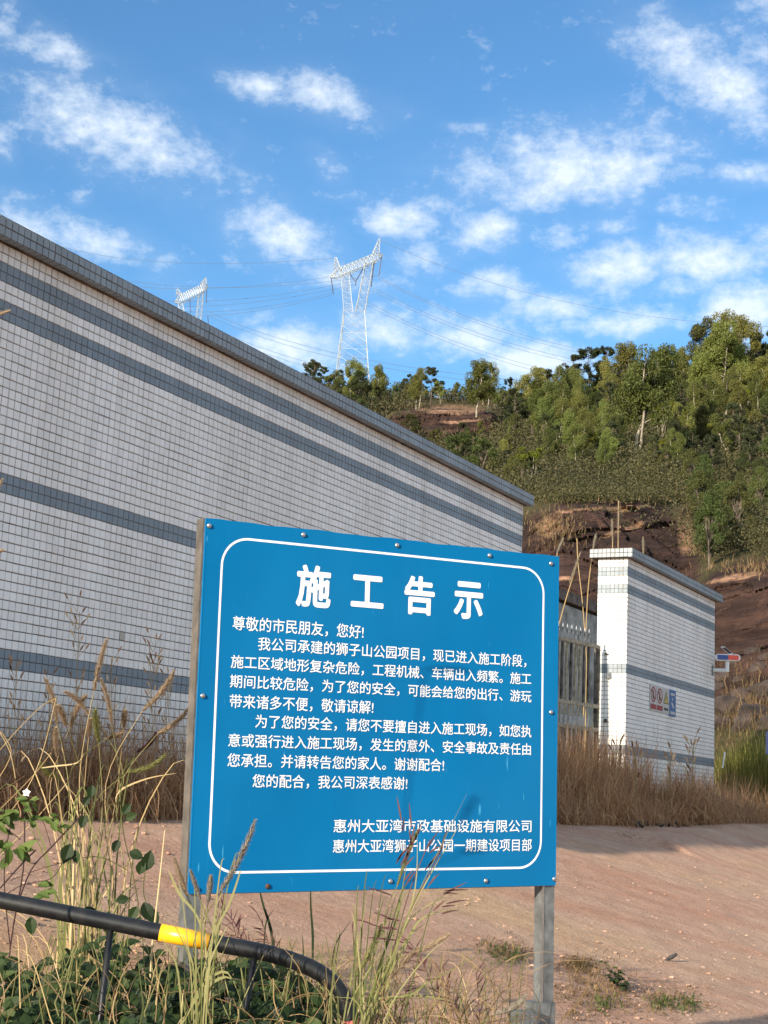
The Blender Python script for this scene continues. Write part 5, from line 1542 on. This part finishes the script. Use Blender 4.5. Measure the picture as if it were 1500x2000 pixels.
# single straw stalk
mb = MB(); mb.tube([at(322, 1622, 3.6), at(312, 1720, 3.6), at(297, 1850, 3.6), at(285, 2080, 3.6)], [.0016, .0024, .0028, .003], 6, False, tint=.9)
tag(mb.build('straw_stalk', M['straw']), 'single orange-brown straw stalk standing left of the board', 'stalk')

# plumes in front of the board's left post
fg2 = empty('fountain_grass', at(400, 2200, 3.1), 'slender clump of green grass with two greyish plumes in front of the board left post', 'grass clump')
for i, (b_, t_, bow, w, m) in enumerate([((423, 1752), (498, 1601), -.08, 6.5, 'plumegrey'), ((367, 1752), (341, 1678), .02, 5, 'plume'), ((406, 1765), (412, 1712), .0, 5, 'plumegrey'), ((392, 1760), (372, 1700), 0, 4, 'plumegrey')]):
    dd = 3.12; B_ = at(*b_, dd); T_ = at(*t_, dd); plume_mesh(fg2, B_, T_, bow, w / F * dd, M[m], i + 80)
    mb = MB(); ft = at(372 + i * 8, 2060, dd); dv = (T_ - B_).normalized(); pts = curve3([B_, B_ - dv * .1, ft.lerp(B_, .4), ft], 5); mb.tube(pts, [.0009 + .0012 * k / (len(pts) - 1) for k in range(len(pts))], 5, False, tint=.6); rel(mb.build('stalk', M['greenblade'], smooth=True), fg2)
mb = MB()
for i in range(13):
    x0 = rs.gauss(390, 14); x1 = x0 + rs.gauss(10, 42); y1 = rs.uniform(1660, 1850)
    blade_px(mb, [(x0, 2060), (x0 + (x1 - x0) * .3, 1900), (x1, y1 + 20), (x1 + (x1 - x0) * .3, y1)], 3.1 + rs.uniform(-.08, .12), rs.uniform(.002, .004), rs.uniform(.2, 1))
for (pts, w) in (([(360, 1990), (395, 1925), (445, 1900), (480, 1985)], .007), ([(350, 2010), (390, 1940), (440, 1908), (470, 1930)], .008), ([(330, 1700), (350, 1745), (385, 1790), (402, 1850)], .006), ([(470, 1700), (450, 1760), (415, 1840), (385, 2010)], .005)):
    blade_px(mb, pts, 3.1, w, .8)
rel(mb.build('blades', M['greenblade']), fg2)

# central clump in front of the board
fg3 = empty('fountain_grass', at(720, 2250, 3.3), 'clump of green and purple grass rising in front of the board near its lower edge', 'grass clump')
for i, (b_, t_, bow, w, m) in enumerate([((757, 1914), (815, 1852), .0, 6, 'plume'), ((806, 1862), (876, 1824), -.06, 5.5, 'plume'), ((693, 1912), (745, 1806), -.05, 5.5, 'plumegreen'), ((962, 1982), (1026, 1940), -.25, 5.5, 'plumegrey'), ((776, 1730), (815, 1622), .03, 4, 'plumegreen')]):
    dd = 3.3; B_ = at(*b_, dd); T_ = at(*t_, dd); plume_mesh(fg3, B_, T_, bow, w / F * dd, M[m], i + 90)
    mb = MB(); ft = at(690 + i * 16, 2080, dd); dv = (T_ - B_).normalized(); pts = curve3([B_, B_ - dv * .08, ft.lerp(B_, .35), ft], 5); mb.tube(pts, [.0009 + .0010 * k / (len(pts) - 1) for k in range(len(pts))], 5, False, tint=.6); rel(mb.build('stalk', M['greenblade'], smooth=True), fg3)
mb = MB()
for (pts, w) in (([(660, 2060), (680, 1940), (700, 1840), (718, 1745)], .0035), ([(690, 2060), (760, 1900), (800, 1780), (912, 1550)], .003), ([(700, 2060), (750, 1900), (812, 1760), (904, 1600)], .005), ([(680, 2060), (770, 1860), (810, 1740), (815, 1625)], .004),
                 ([(690, 2060), (740, 1890), (775, 1790), (800, 1650)], .005), ([(700, 2060), (790, 1850), (830, 1790), (905, 1775)], .006), ([(720, 2060), (780, 1830), (850, 1760), (915, 1742)], .003), ([(690, 2050), (750, 1960), (820, 1945), (900, 1960)], .007),
                 ([(660, 2060), (690, 1990), (740, 1965), (790, 1955)], .009), ([(700, 2060), (720, 1960), (760, 1870), (860, 1690)], .004), ([(705, 2060), (755, 1920), (790, 1840), (835, 1800)], .005), ([(700, 2060), (740, 1930), (770, 1860), (790, 1760)], .004)):
    blade_px(mb, pts, 3.3 + rs.uniform(-.1, .1), w, rs.uniform(.5, 1))
for i in range(24):
    x0 = rs.gauss(705, 26); x1 = x0 + rs.gauss(45, 55); y1 = rs.uniform(1700, 1930)
    blade_px(mb, [(x0, 2070), (x0 + (x1 - x0) * .35, 1960), (x1, y1 + 30), (x1 + (x1 - x0) * .35, y1)], 3.3 + rs.uniform(-.15, .3), rs.uniform(.002, .004), rs.uniform(.0, 1))
rel(mb.build('blades', M['greenblade']), fg3)
mb = MB()
for (pts, w) in (([(720, 2060), (770, 1850), (800, 1740), (840, 1640)], .0022), ([(700, 2060), (760, 1880), (806, 1770), (860, 1665)], .0022), ([(700, 1880), (690, 1800), (740, 1810), (770, 1812)], .0025)):
    P_ = curve3([at(x, y, 3.3) for x, y in pts], 5); mb.tube(P_, .0013, 4, False, tint=.6)
for (bx, by, n_, an) in ((790, 1700, 7, -60), (835, 1680, 7, -50), (775, 1806, 6, 190), (862, 1745, 7, -15), (800, 1640, 6, -80)):
    for j in range(n_):
        x = bx + rs.gauss(0, 12); y = by + rs.gauss(0, 22); L = rs.uniform(25, 55); a_ = R(an + rs.gauss(0, 14))
        blade_px(mb, [(x, y), (x + L * .5 * math.cos(a_), y + L * .5 * math.sin(a_)), (x + L * math.cos(a_), y + L * math.sin(a_) + 2)], 3.28, .004, rs.uniform(.1, .9))
rel(mb.build('seed_spikes', M['purple']), fg3)

# purple spikelets left of centre and thin dark blades behind the board
fw = empty('crowfoot_grass', at(470, 1990, 3.9), 'sprays of thin purple seed spikes under the left part of the board', 'grass clump')
mb = MB()
for (x0, y0, x1, y1, n_) in ((500, 1860, 430, 1770, 22), (470, 1850, 450, 1800, 10), (540, 1870, 500, 1780, 12), (870, 1960, 800, 1840, 22), (900, 1990, 850, 1880, 18), (940, 2010, 930, 1900, 10), (770, 1980, 820, 1880, 16)):
    mb.tube(curve3([at(x0, y0 + 60, 3.9), at((x0 + x1) / 2, (y0 + y1) / 2, 3.9), at(x1, y1, 3.9)], 4), .0011, 4, False, tint=.5)
    for j in range(n_):
        t = rs.random(); x = x0 + (x1 - x0) * t; y = y0 + (y1 - y0) * t; L = rs.uniform(14, 44); a_ = math.atan2(y1 - y0, x1 - x0) + rs.choice((-1, 1)) * rs.uniform(.3, 1.1)
        blade_px(mb, [(x, y), (x + L * .5 * math.cos(a_), y + L * .5 * math.sin(a_)), (x + L * math.cos(a_), y + L * math.sin(a_) + 3)], 3.9, .0032, rs.uniform(.1, .9))
rel(mb.build('seed_spikes', M['purple']), fw)
db = empty('dark_grass', at(560, 1990, 4.9), 'two tall dark grass blades behind the lower edge of the board', 'grass')
mb = MB()
for pts, w in (([(540, 1900), (530, 1820), (512, 1760), (500, 1700)], .010), ([(610, 1900), (611, 1830), (607, 1770), (606, 1700)], .009), ([(516, 1900), (516, 1850), (520, 1800), (536, 1775)], .006), ([(648, 1890), (652, 1860), (660, 1835), (685, 1798)], .006), ([(593, 1880), (592, 1850), (590, 1820)], .004), ([(655, 1880), (662, 1840), (664, 1815)], .004)):
    blade_px(mb, pts, 4.9, w, .2)
rel(mb.build('blades', M['weed']), db)

# weedy growth under and behind the pipe
weeds = empty('weed_patch', at(200, 2300, 3.6), 'tangle of dark green broad-leaved weeds below the black pipe', 'weeds')
r = np.random.default_rng(61)
mbl, mbs = MB(), MB()
for i in range(1900):
    x = r.uniform(-60, 640); lim = 1860 + 25 * math.sin(x * .021) + (max(0, x - 420) * .32)
    y = lim + (2060 - lim) * r.random() ** .8; dp = 3.95 - (y - 1850) / 200 * .9 + r.uniform(-.15, .15)
    p = at(x, y, dp)
    leaf(mbl, p, (r.normal(), r.normal() * .6 - .3, r.normal() * .5 - .1), (r.normal() * .5, -.7, .8), r.uniform(.018, .055), r.uniform(.012, .034), float(np.clip(r.normal(.4, .28), 0, 1)))
for i in range(170):
    x = r.uniform(-60, 660); dp = r.uniform(3.1, 4.0); y1 = 1840 + r.uniform(-20, 90); P_ = [at(x + r.normal(0, 10), 2080, dp), at(x + r.normal(0, 14), (2080 + y1) / 2, dp), at(x + r.normal(0, 26), y1, dp)]
    mbs.tube(P_, [.0022, .0017, .0009], 4, False, tint=float(r.random()))
rel(mbl.build('foliage', M['weed']), weeds)['kind'] = 'stuff'; rel(mbs.build('stems', M['greenblade']), weeds)
mb = MB()
for i in range(42):
    x = r.uniform(-60, 1000); dp = r.uniform(3.0, 4.2) if x < 640 else r.uniform(4.2, 5.2); y1 = r.uniform(1830, 1960) if x < 700 else r.uniform(1860, 1980); a_ = r.normal(0, 70)
    blade_px(mb, [(x, 2080), (x + a_ * .5, 2020), (x + a_ * 1.0, y1), (x + a_ * 1.5, y1 - 20 + abs(a_) * .1)], dp, r.uniform(.0012, .0028), float(r.random()))
rel(mb.build('dry_stems', M['straw']), weeds)['kind'] = 'stuff'
mb = MB()
for i in range(420):
    x = r.uniform(-60, 1010); dp = r.uniform(3.1, 4.4); y1 = r.uniform(1850, 2000); a_ = r.normal(0, 90); x2 = x + r.normal(0, 50)
    blade_px(mb, [(x, 2090), (x2, 2040 - (2040 - y1) * .5), (x2 + a_ * .5, y1), (x2 + a_, y1 + r.uniform(-10, 30))], dp, r.uniform(.001, .0026), float(r.random()))
rel(mb.build('dead_stems', M['scrub']), weeds)['kind'] = 'stuff'
mb = MB()
for i in range(100):
    x = r.uniform(380, 1000); dp = r.uniform(3.6, 4.8); y1 = r.uniform(1860, 1990); a_ = r.normal(0, 45)
    blade_px(mb, [(x, 2080), (x + a_ * .3, 2020), (x + a_ * .8, y1), (x + a_ * 1.5, y1 + abs(a_) * .2)], dp, r.uniform(.0015, .0035), float(r.random() * .7))
rel(mb.build('green_blades', M['greenblade']), weeds)['kind'] = 'stuff'

# left edge: flowering weed, vine
bd_ = empty('flowering_weed', at(30, 2000, 4.3), 'leafy weed with one small white flower at the left edge above the pipe', 'plant')
mbs, mbl = MB(), MB(); FD = 4.3
for pts, rd in (([(5, 2060), (20, 1850), (45, 1700), (48, 1560)], .0022), ([(20, 1850), (8, 1720), (15, 1640), (25, 1600)], .0016), ([(30, 1780), (60, 1700), (100, 1655), (163, 1588)], .0022), ([(40, 1640), (20, 1625), (-10, 1618)], .0014), ([(100, 1655), (90, 1620), (80, 1596)], .001), ([(0, 1735), (40, 1690), (70, 1660)], .0022), ([(20, 1720), (70, 1700), (122, 1685)], .0010), ([(-20, 1770), (40, 1730), (100, 1716), (122, 1684)], .0012)):
    mbs.tube(curve3([at(x, y, FD) for x, y in pts], 4), rd, 5, False, tint=.5)
for (x, y, n_, s) in ((45, 1575, 9, .026), (10, 1592, 9, .030), (20, 1650, 8, .036), (28, 1668, 6, .040), (95, 1600, 6, .030), (115, 1603, 5, .024), (5, 1610, 6, .03), (35, 1590, 6, .02), (90, 1740, 5, .035), (60, 1760, 5, .03)):
    for j in range(n_):
        leaf(mbl, at(x + rs.gauss(0, 12), y + rs.gauss(0, 8), FD + rs.uniform(-.04, .04)), (rs.gauss(0, 1), rs.gauss(0, .4), rs.gauss(-.2, .6)), (rs.gauss(0, .3), -.8, .7), s * rs.uniform(.9, 1.5), s * .65, rs.random())
rel(mbs.build('stem', M['purple']), bd_); rel(mbl.build('foliage', M['fresh']), bd_)
mb = MB()
for k in range(5):
    an = k * 1.256 + .3; leaf(mb, at(52, 1548, FD), (math.cos(an), -.3, math.sin(an)), (0, -1, .1), .012, .010, .5, .1)
fl = rel(mb.build('flower', M['petal']), bd_)
mb = MB(); mb.tube([at(52, 1548, FD), at(52, 1548, FD - .004)], .0022, 8, tint=.9); ob = mb.build('flower_centre', M['yellow']); ob.parent = fl; ob.matrix_parent_inverse = Matrix.Translation(-Vector(bd_.location))
vine = empty('vine', at(260, 2100, 4.5), 'dark green vine with heart-shaped leaves climbing through the grass left of the board', 'vine')
mbs, mbl = MB(), MB()
for pts in ([(285, 2060), (280, 1850), (262, 1720), (240, 1620), (236, 1540), (250, 1480)], [(300, 1850), (290, 1780), (280, 1740), (285, 1690)], [(140, 1720), (138, 1680), (142, 1640)], [(250, 1700), (200, 1675), (160, 1675)]):
    mbs.tube(curve3([at(x, y, 4.5) for x, y in pts], 4), .0015, 5, False, tint=.2)
for (x, y, s, dx_, dz) in ((138, 1648, .045, -.2, -.8), (146, 1660, .03, .3, -1), (253, 1663, .035, .8, -.3), (272, 1708, .035, .2, .9), (281, 1762, .045, .4, -.8), (268, 1770, .035, -.4, -.9), (290, 1775, .04, .7, -.9), (275, 1790, .045, -.2, -1), (252, 1755, .03, -1, -.2), (166, 1592, .03, -.2, -1), (214, 1780, .045, -.1, -1), (186, 1775, .035, -.8, -.4), (240, 1590, .03, .4, .6), (180, 1533, .03, 0, -1), (176, 1555, .025, -.4, -.6), (285, 1700, .045, .2, 1), (232, 1640, .03, -.3, -.9), (245, 1600, .03, .6, .3), (60, 1790, .04, .2, -1)):
    leaf(mbl, at(x, y, 4.42), (dx_, -.2, dz), (.1, -1, .2), s * 1.3, s * .9, rs.random() * .7, .15)
rel(mbs.build('stem', M['greenblade']), vine); rel(mbl.build('foliage', M['weed']), vine)

# brown plume tips reaching in from the left edge
for i, (b_, t_, lab) in enumerate((((-60, 640), (19, 606), 'brown grass plume tip reaching in at the left edge across the upper grey stripe'), ((-30, 1020), (5, 936), 'brown grass plume tip at the left edge beside the middle grey stripe'), ((-40, 1100), (6, 1074), 'small dry plume tip at the left edge under the middle grey stripe'))):
    e_ = empty('grass_plume', at(-60, 2100, 3.0), lab, 'grass plume'); plume_mesh(e_, at(*b_, 3.0), at(*t_, 3.0), .05, 4.5 / F * 3, M['plume'], 120 + i, .7)
    mb = MB(); mb.tube(curve3([at(*b_, 3.0), at(-150, 1300, 3.0), at(-60, 2100, 3.0)], 8), .0016, 5, False, tint=.7); rel(mb.build('stalk', M['straw']), e_)
# pale dry stems crossing at left edge
ls = empty('dry_stems', at(-20, 2100, 4.6), 'pale dry stems leaning up from the left edge in front of the dry grass', 'grass stems')
mb = MB()
for pts in ([(-30, 1640), (40, 1560), (80, 1480), (110, 1362)], [(-30, 1500), (30, 1430), (80, 1380), (108, 1365)], [(-20, 1600), (60, 1520), (100, 1470)], [(-30, 1560), (20, 1480), (10, 1440), (-10, 1420)], [(-20, 1690), (60, 1610), (130, 1530)], [(0, 1430), (20, 1470), (30, 1520)]):
    mb.tube(curve3([at(x, y, 4.6) for x, y in pts], 4), .0014, 4, False, tint=rs.random())
rel(mb.build('stems', M['straw']), ls)

# tall dry seed stalks standing against the wall
def seed_stalk(px, top, foot_y, spread, n_, depth, label, mat='straw', s=1.0):
    e_ = empty('seed_stalk', at(px, foot_y, depth), label, 'dry weed', 'dry weed stalks against the walls'); mb = MB(); mb2 = MB()
    mb.tube(curve3([at(px, foot_y, depth), at(px + rs.gauss(0, 3), (foot_y + top) / 2, depth), at(px + rs.gauss(0, 4), top, depth)], 4), [.0022 * s] * 9, 4, False, tint=.2)
    for j in range(n_):
        y = top + (foot_y - top) * rs.random() ** 1.3 * .7; x = px + rs.gauss(0, 2); L = rs.uniform(12, 30); a_ = -math.pi / 2 + rs.choice((-1, 1)) * rs.uniform(.15, 1.0)
        ex, ey = x + spread * L * math.cos(a_), y + L * math.sin(a_) * 1.2
        mb.tube([at(x, y, depth), at(ex, ey, depth)], .0012 * s, 3, False, tint=.3)
        blade_px(mb2, [(ex, ey), (ex + 5 * math.cos(a_), ey - 7), (ex + 11 * math.cos(a_), ey - 13)], depth, .010 * s, rs.random())
    rel(mb.build('stem', M[mat]), e_); rel(mb2.build('seed_heads', M['drygrass']), e_)


for (px, top, fy, sp_, n_, dp, lab) in ((150, 1195, 1590, 1.0, 26, 7.6, 'tall thin dry weed rising behind the fountain grass, reaching above the lower grey stripe'), (300, 1262, 1590, .8, 34, 8.0, 'bushy-topped dry weed standing against the wall left of the board'), (330, 1330, 1590, .6, 20, 8.4, 'dark dry weed close to the left edge of the board'),
                                        (95, 1330, 1590, .7, 22, 7.4, 'dark thin dry weed left of the fountain grass plumes'), (30, 1290, 1590, .6, 18, 7.0, 'dark thin dry weed nearest the left edge of the wall'), (215, 1290, 1590, .7, 16, 7.8, 'thin dry weed between the two tallest weeds'),
                                        (1207, 1455, 1600, .8, 12, 15.0, 'dry weed with dark heads in front of the sunlit wall end'), (1352, 1450, 1600, .5, 16, 17.0, 'dry weed standing in front of the right part of the short wall'), (1240, 1475, 1600, .7, 12, 15.3, 'dry weed beside the corner of the short wall'), (1310, 1480, 1600, .5, 10, 16.3, 'dry weed under the safety placards')):
    seed_stalk(px, top, fy, sp_, n_, dp, lab, s=1.0 + (dp > 12) * 1.2)

# tall canes with plumes behind the gate and wall
for i, (pts, pl_, lab, dp) in enumerate(([[(1060, 1340), (1100, 1190), (1118, 1130), (1133, 1080)], ((1112, 1140), (1134, 1079)), 'leaning straw cane with a long grey plume left of the gate wall', 17.6], [[(1146, 1290), (1138, 1180), (1129, 1100), (1127, 1052)], None, 'thin upright straw cane crossing the leaning one', 17.9],
                                         [[(1142, 1290), (1148, 1160), (1156, 1090), (1163, 1045)], ((1158, 1075), (1164, 1044)), 'straw cane with a short plume touching the left end of the gate wall coping', 18.2], [[(1060, 1300), (1085, 1100), (1100, 1053)], ((1086, 1084), (1100, 1052)), 'grey plume standing just above the right corner of the board', 18.6],
                                         [[(1197, 1400), (1197, 1150), (1196, 1016)], ((1197, 1060), (1195, 1014)), 'upright cane behind the gate wall, left of a pair', 20.5], [[(1209, 1400), (1207, 1150), (1208, 978)], ((1207, 1060), (1209, 978)), 'tallest upright cane behind the gate wall, right of a pair', 20.5], [[(1258, 1400), (1257, 1200), (1256, 1050)], ((1257, 1080), (1256, 1050)), 'short cane rising behind the middle of the gate wall coping', 21.5])):
    e_ = empty('cane', at(pts[0][0], pts[0][1], dp), lab, 'cane', 'canes behind the gate and the short wall'); mb = MB()
    P_ = curve3([at(x, y, dp) for x, y in pts], 5); P_ = [Vector((P_[0].x, P_[0].y, float(ground_z(P_[0].x, P_[0].y))))] + P_; mb.tube(P_, [.0065] * len(P_), 5, False, tint=.3); rel(mb.build('stalk', M['straw']), e_)
    if pl_: plume_mesh(e_, at(*pl_[0], dp), at(*pl_[1], dp), .0, 3.2 / F * dp, M['plumegrey'], 150 + i, .9)
# short white stake and the navy panel at the right edge
mb = MB(); mb.tube([at(1411, 1500, 19.5), at(1416, 1469, 19.5)], .010, 6); tag(mb.build('stake', M['white']), 'short white stake leaning in the reeds right of the short wall', 'stake')
nv = empty('navy_sign', at(1503, 1600, 17), 'narrow navy panel on a pale post, cut by the right edge of the photo', 'sign')
mb = MB(); a_, b_ = at(1496, 1428, 17), at(1540, 1475, 17); mb.box((a_ + b_) / 2, (abs(b_.x - a_.x) / 2, .01, abs(a_.z - b_.z) / 2)); rel(mb.build('panel', M['navy']), nv)
mb = MB(); a_, b_ = at(1504, 1477, 17.02), at(1508, 1600, 17.02); mb.tube([a_, b_], .02, 8); rel(mb.build('post', M['white']), nv)
